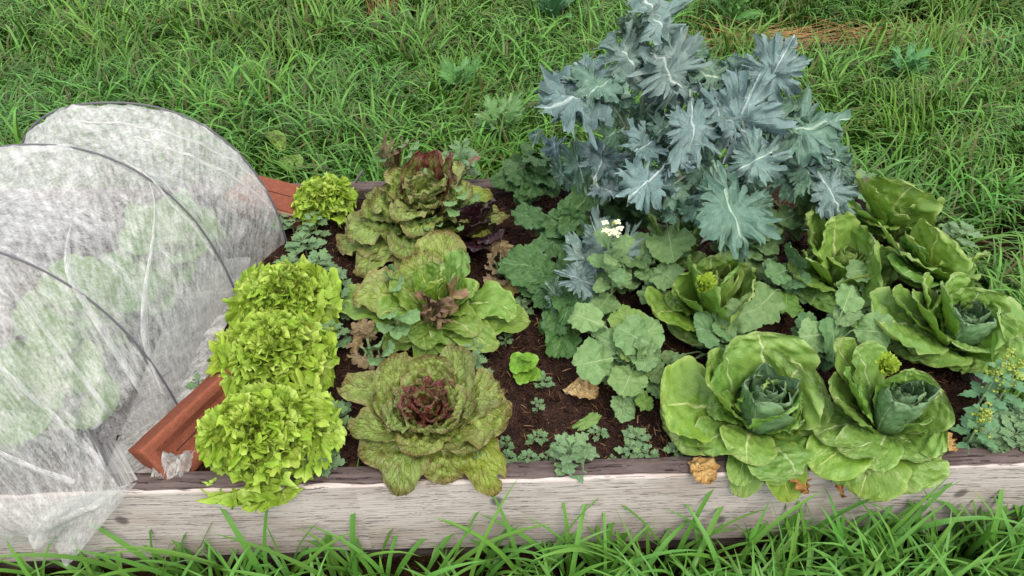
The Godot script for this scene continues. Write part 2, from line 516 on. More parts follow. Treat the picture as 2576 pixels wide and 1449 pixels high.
# A board with rounded arrises along x, y up, z thick; UVs run along the grain, 1 per 1.6 m and 0.3 m.
func board_mesh(l: float, h: float, d: float, r := 0.006, sag := 0.002) -> ArrayMesh:
	var ring := []
	for c in [[-1, -1], [1, -1], [1, 1], [-1, 1]]:
		for k in 4:
			var a: float = {Vector2i(-1, -1): PI, Vector2i(1, -1): 1.5 * PI, Vector2i(1, 1): 0.0, Vector2i(-1, 1): 0.5 * PI}[Vector2i(c[0], c[1])] + PI / 2 * k / 3.0
			ring.append(Vector2(c[0] * (d / 2 - r) + cos(a) * r, c[1] * (h / 2 - r) + sin(a) * r))
	ring.append(ring[0])
	var n := maxi(6, int(l / 0.04))
	var p := PackedVector3Array()
	var uv := PackedVector2Array()
	var run := 0.0
	for i in n + 1:
		var x := -l / 2 + l * i / n
		run = 0.0
		for j in ring.size():
			if j: run += (ring[j] - ring[j - 1]).length()
			var q: Vector2 = ring[j]
			var w := noise.get_noise_2d(x * 90.0, q.y * 300.0 + q.x * 100.0) * sag
			p.append(Vector3(x, q.y + w, q.x + w))
			uv.append(Vector2(x / 1.6, run / 0.3))
	var m := grid_mesh(p, uv, PackedColorArray(), n + 1, ring.size())
	var st := SurfaceTool.new()
	st.begin(Mesh.PRIMITIVE_TRIANGLES)
	for e in [0, n]:
		for j in range(1, ring.size() - 2):
			for q in ([0, j, j + 1] if e == 0 else [0, j + 1, j]):
				st.set_normal(Vector3(-1 if e == 0 else 1, 0, 0))
				st.set_uv(Vector2(ring[q].x / 0.8, ring[q].y / 0.3))
				st.add_vertex(p[e * ring.size() + q])
	st.commit(m)
	return m

# A pressed brick: x long, y thick with the frog on top.
func brick_mesh(frog: bool) -> ArrayMesh:
	var hx := 0.1075
	var hz := 0.051
	var hy := 0.0325
	var levels := [[-hy, 0.007], [-hy + 0.002, 0.002], [-hy + 0.007, 0.0], [hy - 0.007, 0.0], [hy - 0.002, 0.002], [hy, 0.007]]
	if frog:
		levels += [[hy, 0.017], [hy - 0.002, 0.020], [hy - 0.012, 0.033], [hy - 0.014, 0.036], [hy - 0.014, 0.05]]
	else:
		levels += [[hy, 0.05]]
	levels = [[-hy, 0.05]] + levels
	var p := PackedVector3Array()
	var uv := PackedVector2Array()
	var per := 44
	for lv in levels:
		for j in per + 1:
			var f := float(j % per) / per * 4.0
			var s := int(f)
			var q := f - s
			var x = hx - lv[1]
			var z: float = maxf(hz - lv[1], 0.0005)
			var c := [Vector2(x, -z), Vector2(x, z), Vector2(-x, z), Vector2(-x, -z)]
			var xz: Vector2 = c[s].lerp(c[(s + 1) % 4], q)
			var pos := Vector3(xz.x, lv[0], xz.y)
			p.append(pos + Vector3(noise.get_noise_3dv(pos * 900.0), noise.get_noise_3dv(pos * 800.0 + Vector3.ONE * 70), noise.get_noise_3dv(pos * 900.0 + Vector3.ONE * 30)) * 0.0018)
			uv.append(Vector2(f, lv[0]))
	return grid_mesh(p, uv, PackedColorArray(), levels.size(), per + 1)

# ---------------------------------------------------------------- the scene
func _ready() -> void:
	rng.seed = 11
	noise.seed = 4
	noise.frequency = 0.02
	noise.fractal_octaves = 3
	camera_and_light()
	make_materials()
	ground_and_lawn()
	bed()
	fleece_tunnel()
	bricks()
	frilly_lettuces()
	red_lettuces()
	kale_plants()
	mustard_and_radish()
	cos_lettuces()
	weeds()
	litter()

func camera_and_light() -> void:
	var cam := Camera3D.new()
	cam.name = "camera"
	cam.fov = 42.0
	cam.near = 0.05
	cam.far = 400.0
	cam.position = EYE
	cam.rotation_degrees = Vector3(-PITCH, -YAW, 0)
	add_child(cam)
	var bs := Basis.from_euler(cam.rotation)
	eye_right = bs.x
	eye_up = bs.y
	eye_fwd = -bs.z
	var sky := ProceduralSkyMaterial.new()
	sky.sky_top_color = Color(0.86, 0.88, 0.91)
	sky.sky_horizon_color = Color(0.80, 0.82, 0.84)
	sky.sky_curve = 0.2
	sky.ground_bottom_color = Color(0.20, 0.24, 0.16)
	sky.ground_horizon_color = Color(0.5, 0.52, 0.5)
	var env := Environment.new()
	env.background_mode = Environment.BG_SKY
	env.sky = Sky.new()
	env.sky.sky_material = sky
	env.tonemap_mode = Environment.TONE_MAPPER_LINEAR
	env.tonemap_exposure = 2.1
	env.sdfgi_enabled = true
	env.ssao_enabled = true
	env.ssil_enabled = true
	var we := WorldEnvironment.new()
	we.name = "environment"
	we.environment = env
	add_child(we)
	var sun := DirectionalLight3D.new()
	sun.name = "sun"
	sun.light_energy = 0.45
	sun.light_angular_distance = 35.0
	sun.light_color = Color(1.0, 0.97, 0.92)
	sun.shadow_enabled = true
	sun.rotation_degrees = Vector3(-62, 25, 0)
	add_child(sun)

# A strip of blade: root, lean direction, length, droop.
func blade(st: SurfaceTool, root: Vector3, dir: float, length: float, wide: float, lean: float, droop: float, c: Color, n := 6, kink := 0.0) -> void:
	var out := Vector3(cos(dir), 0, sin(dir))
	var side := Vector3(-out.z, 0, out.x).rotated(Vector3.UP, rr(-0.6, 0.6))
	var pos := root
	var ang := lean
	var last := []
	for i in n + 1:
		var s := float(i) / n
		var w := wide * 0.5 * (0.55 + 0.45 * sm(0.0, 0.3, s)) * pow(maxf(0.0, 1.0 - pow(s, 2.6)), 0.8)
		var t := out * sin(ang) + Vector3.UP * cos(ang)
		var nn := side.cross(t).normalized()
		var now := [pos - side * w + nn * w * 0.25, pos, pos + side * w + nn * w * 0.25]
		if i:
			for q in [[0, 1], [1, 2]]:
				var quad := [last[q[0]], last[q[1]], now[q[1]], now[q[0]]]
				for z in ([0, 2, 1, 0, 3, 2] if i < n else [0, 2, 1]):
					st.set_color(c)
					st.add_vertex(quad[z])
		last = now
		pos += t * length / n
		ang += droop / n * (0.4 + 1.2 * s) + (kink if i == n / 2 else 0.0)
		side = side.rotated(t, rr(-0.12, 0.12))

func grass_patch(blades: int,  radius: float, lmin: float, lmax: float, wmin: float, wmax: float, s: int) -> ArrayMesh:
	rng.seed = s
	var st := SurfaceTool.new()
	st.begin(Mesh.PRIMITIVE_TRIANGLES)
	st.set_smooth_group(0)
	for i in blades:
		var a := rr(0, TAU)
		var r := radius * sqrt(rng.randf())
		var k := rr(0.42, 1.0)
		var c := Color(k * rr(0.84, 1.0), k, k * rr(0.8, 1.0))
		if rng.randf() < 0.07: c = Color(1.0, 0.46, 0.8) * rr(0.6, 1.0)
		blade(st, Vector3(cos(a) * r, -0.01, sin(a) * r), rr(-1.3, 1.3), rr(lmin, lmax), rr(wmin, wmax), rr(0.1, 0.6), rr(1.1, 3.1), c, 7)
	st.generate_normals()
	return st.commit()

func ground_and_lawn() -> void:
	# the ground: one wide sheet, uneven near the bed
	var p := PackedVector3Array()
	var uv := PackedVector2Array()
	var n := 120
	for i in n + 1:
		for j in n + 1:
			var a := float(i) / n * 2.0 - 1.0
			var b := float(j) / n * 2.0 - 1.0
			var z := signf(a) * (3.5 * absf(a) + 146.0 * pow(absf(a), 6.0))
			var x := signf(b) * (3.5 * absf(b) + 146.0 * pow(absf(b), 6.0))
			p.append(Vector3(x, noise.get_noise_2d(x * 60, z * 60) * 0.012 - 0.012, z))
			uv.append(Vector2(x, z))
	var g := part(self, "ground", grid_mesh(p, uv, PackedColorArray(), n + 1, n + 1), M.earth)
	tag(g, "brown earth under the lawn grass", "ground", "", "structure")
	var gm := plain(Color.WHITE, 0.42, 0.4)
	gm.albedo_color = Color(0.42, 0.595, 0.26)
	gm.backlight_enabled = true
	gm.backlight = Color(0.4, 0.4, 0.25)
	M.grass = gm
	var lawn := thing("lawn_grass", Vector3.ZERO, "long lush green lawn grass behind and beside the bed", "grass")
	lawn.set_meta("kind", "stuff")
	var straw := ph(2110, 112, -SOIL)
	var tuft := ph(975, 60, -SOIL)
	for kind in 3:
		var patch := grass_patch(38, 0.10, [0.11, 0.14, 0.07][kind], [0.22, 0.27, 0.15][kind], [0.005, 0.006, 0.0045][kind], [0.0095, 0.0115, 0.008][kind], 40 + kind)
		var where := []
		rng.seed = 70 + kind
		for x in range(-76, 77):
			for z in range(-96, 40):
				var px := x * 0.05 + rr(-0.03, 0.03)
				var pzz := z * 0.05 + rr(-0.03, 0.03)
				if px < 1.07 and pzz > -0.94 and pzz < 0.6: continue
				var far := maxf(maxf(absf(px) - 2.4, -pzz - 3.0), maxf(pzz - 0.6, 0.0))
				if rng.randf() > ([0.22, 0.13, 0.26][kind] if far <= 0 else 0.10): continue
				if noise.get_noise_2d(px * 55 + 300, pzz * 55) > 0.30 and rng.randf() < 0.75: continue
				var from_straw := minf(Vector2(maxf(absf(px - straw.x) - 0.55, 0.0), (pzz - straw.z) * 1.3).length(), Vector2(px - tuft.x, pzz - tuft.z).length())
				if from_straw < 0.19 and rng.randf() < 0.9: continue
				where.append([Vector3(px, 0, pzz), noise.get_noise_2d(px * 40 + kind * 30, pzz * 40)])
		var mm := MultiMesh.new()
		mm.transform_format = MultiMesh.TRANSFORM_3D
		mm.use_colors = true
		mm.mesh = patch
		mm.instance_count = where.size()
		for i in where.size():
			var s = rr(0.75, 1.15) * (1.0 + where[i][1] * 0.5)
			mm.set_instance_transform(i, Transform3D(Basis(Vector3.UP, rr(0, TAU)).rotated(Vector3(1, 0, 0), rr(-0.15, 0.15)).scaled(Vector3(1, s, 1)), where[i][0]))
			var w: float = where[i][1]
			mm.set_instance_color(i, Color(clampf(0.86 + w * 0.3 + rr(-0.05, 0.05), 0.4, 1), clampf(0.92 + rr(-0.08, 0.08), 0.4, 1), clampf(0.82 - w * 0.3 + rr(-0.05, 0.05), 0.3, 1)))
		var mi := MultiMeshInstance3D.new()
		mi.name = "grass_blades"
		mi.multimesh = mm
		mi.material_override = gm
		mi.set_meta("kind", "stuff")
		lawn.add_child(mi, true)
	# the taller, broader grass in front of the board
	rng.seed = 90
	var st := SurfaceTool.new()
	st.begin(Mesh.PRIMITIVE_TRIANGLES)
	st.set_smooth_group(0)
	for i in 1300:
		var at := Vector3(rr(-1.3, 1.5), -0.02, 0.03 + 0.5 * pow(rng.randf(), 1.2))
		var right := sm(-0.4, 1.0, at.x)
		if rng.randf() > 0.45 + 0.55 * right: continue
		var lean0 := rr(0, TAU)
		for k in rng.randi_range(3, 6):
			var q := rr(0.7, 1.0)
			var c := Color(q * rr(0.72, 0.98), q, q * rr(0.75, 1.0))
			blade(st, at + Vector3(rr(-0.015, 0.015), 0, rr(-0.012, 0.012)), lean0 + rr(-1.4, 1.4), rr(0.10, 0.30) * (0.8 + 0.35 * right), rr(0.006, 0.0135), rr(0.05, 0.6), rr(0.4, 2.8), c, 9)
	for i in 120:
		var at2 := Vector3(rr(-0.75, 1.3), -0.02, rr(0.02, 0.12))
		var q2 := rr(0.75, 1.0)
		blade(st, at2, rr(0, TAU), rr(0.24, 0.38), rr(0.009, 0.014), rr(0.05, 0.45), rr(0.4, 2.4), Color(q2 * rr(0.75, 0.98), q2, q2 * rr(0.8, 1.0)), 10)
	st.generate_normals()
	var fg := part(self, "tall_grass", st.commit(), gm)
	tag(fg, "broad bladed tall grass growing against the front board", "grass", "", "stuff")

func bed() -> void:
	# soil
	var p := PackedVector3Array()
	var uv := PackedVector2Array()
	var nx := 300
	var nz := 110
	for i in nz + 1:
		for j in nx + 1:
			var x := -1.6 + 2.585 * j / nx
			var z := -0.87 + 0.845 * i / nz
			var h := noise.get_noise_2d(x * 150, z * 150) * 0.012 + noise.get_noise_2d(x * 900, z * 900) * 0.012 + noise.get_noise_2d(x * 2600, z * 2600) * 0.006
			p.append(Vector3(x, SOIL + h - 0.004, z))
			uv.append(Vector2(x, z))
	var s := part(self, "soil", grid_mesh(p, uv, PackedColorArray(), nz + 1, nx + 1), M.soil)
	tag(s, "dark brown crumbly compost filling the raised bed", "soil", "", "structure")
	var frame := thing("raised_bed_frame", Vector3(0, 0, 0), "raised bed frame of weathered pale timber boards", "raised bed")
	for b in [
			["front_board", Vector3(-0.26, 0.1535, -0.021), 2.74, 0.253, 0.042, 0.0, "board", "weathered pale front board of the raised bed"],
			["base_board", Vector3(-0.26, -0.015, -0.024), 2.74, 0.076, 0.036, 0.0, "boardtop", "brown lower board at the foot of the front"],
			["back_board", Vector3(-0.31, 0.14, -0.895), 2.64, 0.28, 0.038, 0.0, "boardtop", ""],
			["end_board", Vector3(0.99, 0.14, -0.459), 0.832, 0.276, 0.038, PI / 2, "boardtop", "dark stained end board"],
			["end_board", Vector3(-1.61, 0.14, -0.459), 0.832, 0.276, 0.038, PI / 2, "boardtop", ""]]:
		var o := part(frame, b[0], board_mesh(b[2], b[3], b[4]), M[b[6]])
		o.position = b[1]
		o.rotation.y = b[5]
		if b[7]: o.set_meta("label", b[7])
	# the stained upper edge of the front board: a dark worn skin of the timber
	var capp := PackedVector3Array()
	var capuv := PackedVector2Array()
	for i in 161:
		var x := -1.62 + 2.72 * i / 160.0
		for j in 5:
			var z: float = [-0.0425, -0.040, -0.024, -0.009, -0.0055][j]
			if j == 4: z += noise.get_noise_2d(x * 800, 5) * 0.004 + noise.get_noise_2d(x * 200, 50) * 0.004
			capp.append(Vector3(x, TOP + [-0.004, 0.0022, 0.0030, 0.0028, 0.0012][j], z))
			capuv.append(Vector2(x / 1.6, j * 0.035 + 0.3))
	part(frame, "top_edge", grid_mesh(capp, capuv, PackedColorArray(), 161, 5), M.boardtop).set_meta("label", "dark stained top edge of the front board")

func fleece_tunnel() -> void:
	var t := thing("fleece_tunnel", Vector3(-0.85, SOIL, -0.4), "white translucent fleece tunnel stretched over three hoops at the left", "fleece tunnel")
	var at := t.position
	# cross-sections from the back to the front: z, centre x, half width, height, how far it sags
	var rows := [
		[-0.885, -0.86, 0.15, 0.03], [-0.82, -0.84, 0.21, 0.17], [-0.745, -0.812, 0.268, 0.34], [-0.70, -0.80, 0.288, 0.392],
		[-0.66, -0.812, 0.276, 0.372], [-0.60, -0.832, 0.264, 0.356], [-0.54, -0.85, 0.266, 0.385], [-0.50, -0.862, 0.276, 0.425],
		[-0.46, -0.87, 0.268, 0.405], [-0.38, -0.885, 0.262, 0.39], [-0.27, -0.90, 0.268, 0.425], [-0.20, -0.915, 0.278, 0.455]]
	var n := 96
	var p := PackedVector3Array()
	var uv := PackedVector2Array()
	var fine := 6
	var ring := func(r: Array, s: float) -> Vector3:
		var a := PI * s
		return Vector3(r[1] + r[2] * signf(cos(a)) * pow(absf(cos(a)), 0.85), SOIL + 0.004 + r[3] * pow(sin(a), 0.8), r[0])
	var lines := []
	for k in rows.size() - 1:
		for q in fine:
			var f := float(q) / fine
			var r := []
			for z in 4: r.append(cubic_interpolate(rows[k][z], rows[k + 1][z], rows[maxi(k - 1, 0)][z], rows[mini(k + 2, rows.size() - 1)][z], f))
			lines.append(r)
	lines.append(rows[-1])
	for l in lines.size():
		for j in n + 1:
			var s := float(j) / n
			var c: Vector3 = ring.call(lines[l], s)
			var pull := sin(PI * s)
			var w := noise.get_noise_2d(s * 700.0 + lines[l][0] * 90.0, lines[l][0] * 120.0) * 0.010 + noise.get_noise_2d(s * 2600.0 + lines[l][0] * 500.0, lines[l][0] * 500.0) * 0.004
			c += (c - Vector3(lines[l][1], SOIL, lines[l][0])).normalized() * w * (0.25 + 0.75 * pull)
			p.append(c - at)
			uv.append(Vector2(s * 1.4, lines[l][0] * 1.9))
	# the front end: from the last hoop down to the gather beside the brick and over the board
	var g := Vector3(-0.648, TOP + 0.004, -0.03)
	var end_line := [g, Vector3(-0.672, TOP + 0.004, -0.016), Vector3(-0.705, TOP + 0.002, 0.006), Vector3(-0.75, TOP - 0.03, 0.012), Vector3(-0.80, TOP - 0.075, 0.014), Vector3(-0.86, TOP - 0.115, 0.014), Vector3(-0.94, TOP - 0.14, 0.014), Vector3(-1.04, TOP - 0.15, 0.014), Vector3(-1.2, TOP - 0.15, 0.014)]
	var ec := Curve3D.new()
	for i in end_line.size():
		var d: Vector3 = (end_line[mini(i + 1, end_line.size() - 1)] - end_line[maxi(i - 1, 0)]) / 6.0
		ec.add_point(end_line[i], -d, d)
	var steps := 48
	for l in range(1, steps + 1):
		var f := float(l) / steps
		for j in n + 1:
			var s := float(j) / n
			var a: Vector3 = ring.call(rows[-1], s)
			var e := ec.sample_baked(ec.get_baked_length() * pow(s, 1.25))
			var rim := Vector3(lerpf(a.x, e.x, 0.75), TOP + 0.024, 0.010)
			if s < 0.2: rim = rim.lerp(e + Vector3(0, 0.01, 0), 1.0 - s / 0.2)
			var c: Vector3
			if f < 0.75:
				var h := f / 0.75
				c = a.lerp(rim, h)
				c.y += 0.06 * sin(PI * h) * sm(0.05, 0.5, s)
				c.z += 0.02 * sin(PI * h) * sm(0.1, 0.6, s)
			else:
				var h := (f - 0.75) / 0.25
				c = rim.lerp(e + Vector3(0, 0, 0.010), h)
				c.z += 0.022 * sin(PI * h) * sm(0.05, 0.2, s)
			# folds that run to the gather
			var fold := sin(s * 74.0 + 4.0 * noise.get_noise_2d(s * 200, 9)) * 0.011 * sin(PI * minf(f * 1.05, 1.0)) * (1.0 - sm(0.30, 0.65, s)) * (0.4 + f)
			fold += noise.get_noise_2d(s * 900 + f * 60, f * 90) * 0.012 * (1.0 - f * 0.6)
			c += Vector3(0.5, 0.6, 0.6) * fold * (1.0 - 0.8 * exp(-pow((f - 0.78) / 0.12, 2.0)))
			var off := c - Vector3(-0.605, TOP, -0.125)
			var lie := Vector3(0.62, 0, 0.785)
			if absf(off.dot(Vector3(0.785, 0, -0.62))) < 0.125 and off.dot(lie) > -0.062 and off.dot(lie) < 0.1 and c.y < TOP + 0.14 and s < 0.25 and f < 0.97: c -= lie * (off.dot(lie) + 0.062) * sm(0.14, 0.06, c.y - TOP)
			if c.z > -0.055 and c.z < 0.016 and c.y < TOP + 0.012:
				if TOP + 0.012 - c.y < 0.016 - c.z: c.y = TOP + 0.012
				else: c.z = 0.016
			p.append(c - at)
			uv.append(Vector2(s * 1.4, -0.38 + f * 0.75))
	# doubled pleats pulled towards the brick, following the sheet
	var total_rows := lines.size() + steps
	var on_sheet := func(r: float, j: float) -> Vector3:
		var r0 := clampi(int(r), 0, total_rows - 2)
		var j0 := clampi(int(j), 0, n - 1)
		var fr := r - r0
		var fj := j - j0
		return p[r0 * (n + 1) + j0].lerp(p[r0 * (n + 1) + j0 + 1], fj).lerp(p[(r0 + 1) * (n + 1) + j0].lerp(p[(r0 + 1) * (n + 1) + j0 + 1], fj), fr)
	for pl in [[lines.size() + 9, 6, lines.size() - 12, 34, 2.6], [lines.size() + 22, 8, lines.size() - 4, 42, 1.6], [lines.size() + 2, 3, lines.size() - 24, 26, 1.6], [lines.size() + 30, 14, lines.size() + 6, 50, 1.8], [lines.size() + 33, 26, lines.size() + 20, 60, 1.4], [20, 6, 27, 40, 1.5], [19, 10, 24, 52, 1.0], [44, 8, 38, 34, 1.3]]:
		var pp := PackedVector3Array()
		var pu := PackedVector2Array()
		for i in 31:
			var f := i / 30.0
			for k in 4:
				var wide: float = pl[4] * (1.0 - pow(f, 1.4)) * (k / 3.0 - 0.5)
				var bow := 2.5 * sin(PI * f)
				var q: Vector3 = on_sheet.call(lerpf(pl[0], pl[2], f) + wide * 0.7 + bow, lerpf(pl[1], pl[3], f) + wide)
				pp.append(q + (q + Vector3(0, 0.0, 0)).normalized() * (0.004 + 0.004 * sin(PI * k / 3.0)))
				pu.append(Vector2(f * 0.5 + pl[4], k * 0.02))
		part(t, "pleat", grid_mesh(pp, pu, PackedColorArray(), 31, 4), M.fleece)
	# the skirt of the sheet lying on the soil under the brick
	var sp := PackedVector3Array()
	var su := PackedVector2Array()
	for i in 25:
		for j in 25:
			var a := i / 24.0
			var b := j / 24.0
			var z := lerpf(-0.62, -0.038, a)
			var edge := lerpf(-0.575, -0.60, a) + 0.012 * noise.get_noise_1d(a * 300) + 0.05 * sm(0.5, 0.75, a) * sm(1.0, 0.8, a)
			var x := lerpf(-0.72, edge, b)
			var y := SOIL + 0.022 + 0.008 * noise.get_noise_2d(x * 500, z * 500)
			if z > -0.06: y = maxf(y, TOP + 0.006)
			sp.append(Vector3(x, y, z) - at)
			su.append(Vector2(x * 1.4, z * 1.4))
	part(t, "ground_skirt", grid_mesh(sp, su, PackedColorArray(), 25, 25), M.fleece)
	part(t, "fleece_sheet", grid_mesh(p, uv, PackedColorArray(), lines.size() + steps, n + 1), M.fleece)
	# loose corner hanging over the board
	var fp := PackedVector3Array()
	var fu := PackedVector2Array()
	var c0 := pz(352, 1193, 0.008)
	var c1 := pz(178, 1398, 0.024)
	var c2 := pz(52, 1310, 0.022)
	var c3 := pz(180, 1232, 0.020)
	for i in 21:
		for j in 21:
			var a := i / 20.0
			var b := j / 20.0
			var q := c0.lerp(c1, a).lerp(c3.lerp(c2, a), b)
			q.z += 0.016 + 0.012 * sin(b * 9.0 + a * 2.0) * a + noise.get_noise_2d(a * 200, b * 200) * 0.01 * a
			fp.append(q - at)
			fu.append(Vector2(a * 0.4, b * 0.5))
	part(t, "hanging_corner", grid_mesh(fp, fu, PackedColorArray(), 21, 21), M.fleece)
	# sewn hems with the hoops inside
	for r in [rows[3], rows[7], rows[11]]:
		var hoop := []
		for k in 41:
			var s := k / 40.0
			var c: Vector3 = ring.call(r, s)
			hoop.append(c + (c - Vector3(r[1], SOIL, r[0])).normalized() * 0.0035 - at)
		var o := part(t, "hoop", tube_mesh(hoop, 0.0021, 0.0021, 6), M.hem)
		o.set_meta("label", "thin dark hoop sewn into the fleece")
	# crumpled end lying on the soil beside the brick
	var cp := PackedVector3Array()
	var cu := PackedVector2Array()
	for i in 31:
		for j in 13:
			var a := i / 30.0
			var b := j / 12.0
			var q := ph(385, 1190, 0.03).lerp(ph(485, 1168, 0.02), a)
			q += Vector3(0, 0.004 + 0.030 * sin(PI * b) * sin(PI * clampf(a * 1.05, 0, 1)) * (1.0 + 0.5 * sin(a * 17.0)), (b - 0.5) * 0.05 * (0.3 + a))
			q += Vector3(0, noise.get_noise_2d(a * 600, b * 400), noise.get_noise_2d(a * 500 + 90, b * 500)) * 0.012
			cp.append(q - at)
			cu.append(Vector2(a * 0.2, b * 0.1))
	part(t, "crumpled_end", grid_mesh(cp, cu, PackedColorArray(), 31, 13), M.fleece)
	# cabbages that grow under the fleece
	rng.seed = 301
	for c in [[Vector3(-0.87, SOIL, -0.19), 0.16, "large cabbage showing green through the fleece at its front end"], [Vector3(-0.83, SOIL, -0.42), 0.17, "cabbage dimly seen through the middle of the fleece tunnel"], [Vector3(-0.74, SOIL, -0.62), 0.14, "cabbage dimly seen under the fleece near the far brick"]]:
		var cab := thing("cabbage", c[0], c[2], "cabbage", "cabbages under the fleece")
		for i in 12:
			var a := i * 2.4
			var r: float = c[1] * rr(0.6, 1.0)
			leaf(cab, M.cos, "butter", c[0] + Vector3(0, 0.02, 0), c[0] + Vector3(cos(a) * r, rr(0.05, 0.14), sin(a) * r), rr(0.12, 0.16), {"arch": 0.35, "cup": 0.3, "ruf": 0.03, "col": Color(0.7, 0.85, 0.75)})

func bricks() -> void:
	# the brick that pins the fleece at the front, standing on its long edge, frog towards the bed
	var a := ph(312, 1114, 0.085)
	var along := (ph(500, 944, 0.085) - a) * Vector3(1, 0, 1)
	along = along.normalized()
	var across := Vector3(-along.z, 0, along.x)
	if across.x < 0: across = -across
	var up := across.rotated(along, 0.62)
	if up.y < 0: up = across.rotated(along, -0.62)
	var o := thing("brick", Vector3.ZERO, "red clay brick with recessed face pinning the fleece at the front", "brick", "bricks pinning the fleece")
	o.basis = Basis(along, up, along.cross(up))
	o.position = a + along * 0.1075 + across * 0.045 + Vector3(0, -0.055, 0)
	var bm := part(o, "brick_body", brick_mesh(true), M.brick)
	# the brick on the far board
	var b0 := ph(628, 455, 0.075)
	var b1 := ph(765, 490, 0.075)
	var al := ((b1 - b0) * Vector3(1, 0, 1)).normalized()
	var q := thing("brick", Vector3.ZERO, "red brick with pale mortar smear holding the fleece at the far board", "brick", "bricks pinning the fleece")
	q.basis = Basis(al, Vector3.UP, al.cross(Vector3.UP))
	q.position = ph(682, 482, 0.065) + Vector3(0, -0.0325, 0)
	part(q, "brick_body", brick_mesh(false), M.brick)
	var mp := PackedVector3Array()
	var mu := PackedVector2Array()
	for i in 61:
		for j in 5:
			var x := -0.105 + 0.21 * i / 60.0
			var y: float = 0.028 - (0.010 + 0.010 * noise.get_noise_2d(x * 1500, 3) + 0.006 * noise.get_noise_2d(x * 4000, 3)) * j / 4.0
			mp.append(Vector3(x, y, 0.0535 + 0.001 * sin(PI * j / 4.0)))
			mu.append(Vector2(x, y))
	part(q, "mortar_smear", grid_mesh(mp, mu, PackedColorArray(), 61, 5), M.mortar)

# ---------------------------------------------------------------- plants
# leaves: [tip x, tip y, tip height, width in photo pixels, arch, cup, {more}]
func crowned(plant: Node3D, m: Material, kind: String, crown: Vector3, tips: Array, base := {}) -> void:
	if base.get("full", false):
		var more := tips.duplicate()
		for l in tips:
			var b := crown.lerp(ph(l[0], l[1], l[2]), 1.0)
			more.append([l[0] + rr(-45, 45), l[1] + rr(0, 45), maxf(0.02, l[2] * rr(0.35, 0.7)), l[3] * rr(0.7, 1.0), rr(0.2, 0.35), rr(0.05, 0.3)])
		tips = more
	for l in tips:
		var t := ph(l[0], l[1], l[2])
		if l[2] < 0.03 and t.z > -0.05: t.z = maxf(t.z, 0.02)
		var o := base.duplicate()
		o.arch = l[4]
		o.cup = l[5] * o.get("flatter", 1.0)
		if l.size() > 6: o.merge(l[6], true)
		var b := crown + Vector3(rr(-0.008, 0.008), o.get("rise", 0.0), rr(-0.008, 0.008))
		if o.has("from"): b = ph(o.from[0], o.from[1], o.from[2])
		var broad = metres(l[3], t) * o.get("broad", 1.0)
		if o.get("kind", kind) == "oak":
			o.merge({"lobes": 7.0, "depth": 0.55, "teeth": 0.06, "rf": 5.0, "seg": 72, "half": 5}, true)
			part(plant, "leaf_stalk", tube_mesh([b - plant.position, b.lerp(t, 0.3) - plant.position + Vector3(0, 0.02, 0), b.lerp(t, 0.55) - plant.position + Vector3(0, 0.012, 0)], 0.004, 0.002, 5), M.stem)
			lobed(plant, o.get("m", m), b.lerp(t, 0.42) + Vector3(0, 0.012, 0), t, broad * 1.35, o)
		elif o.get("kind", kind) in ["radish", "mustard"]:
			var round_leaf: bool = o.get("kind", kind) == "radish"
			var away := (t - b)
			away.y *= 0.25
			away = away.normalized()
			var long_blade = broad * (rr(0.95, 1.15) if round_leaf else rr(1.2, 1.5))
			var heel = t - away * long_blade + Vector3(0, rr(-0.004, 0.016), 0)
			o.erase("arch")
			o.merge({"arch": 0.06, "droop": rr(0.0, 0.1), "lobes": rr(7, 9) if round_leaf else rr(13, 17), "depth": 0.10 if round_leaf else 0.16, "teeth": 0.07 if round_leaf else 0.12, "rf": rr(3, 5), "seg": 84, "half": 6, "ruf": 0.035, "lump": 0.07 if round_leaf else 0.11, "cup": rr(0.0, 0.25)}, true)
			part(plant, "leaf_stalk", tube_mesh([b - plant.position, b.lerp(heel, 0.5) - plant.position + Vector3(0, 0.02, 0), heel - plant.position, heel.lerp(t, 0.2) - plant.position + Vector3(0, 0.001, 0)], 0.0028, 0.0016, 5), M.stem)
			lobed(plant, o.get("m", m), heel, t, broad, o)
		else:
			leaf(plant, o.get("m", m), o.get("kind", kind), b, t, broad, o)

func heart(plant: Node3D, m: Material, kind: String, crown: Vector3, n: int, r0: float, r1: float, h0: float, h1: float, w0: float, w1: float, o := {}) -> void:
	for i in n:
		var f := float(i) / maxf(1, n - 1)
		var a := i * 2.399 + rr(-0.2, 0.2)
		var r := lerpf(r0, r1, f) * rr(0.9, 1.1)
		var q := o.duplicate()
		q.az = a
		var d := Vector3(cos(a), 0, sin(a))
		leaf(plant, m, kind, crown + d * r * 0.2, crown + d * r + Vector3.UP * lerpf(h0, h1, f) * rr(0.93, 1.07), lerpf(w0, w1, f) * rr(0.9, 1.1), q)

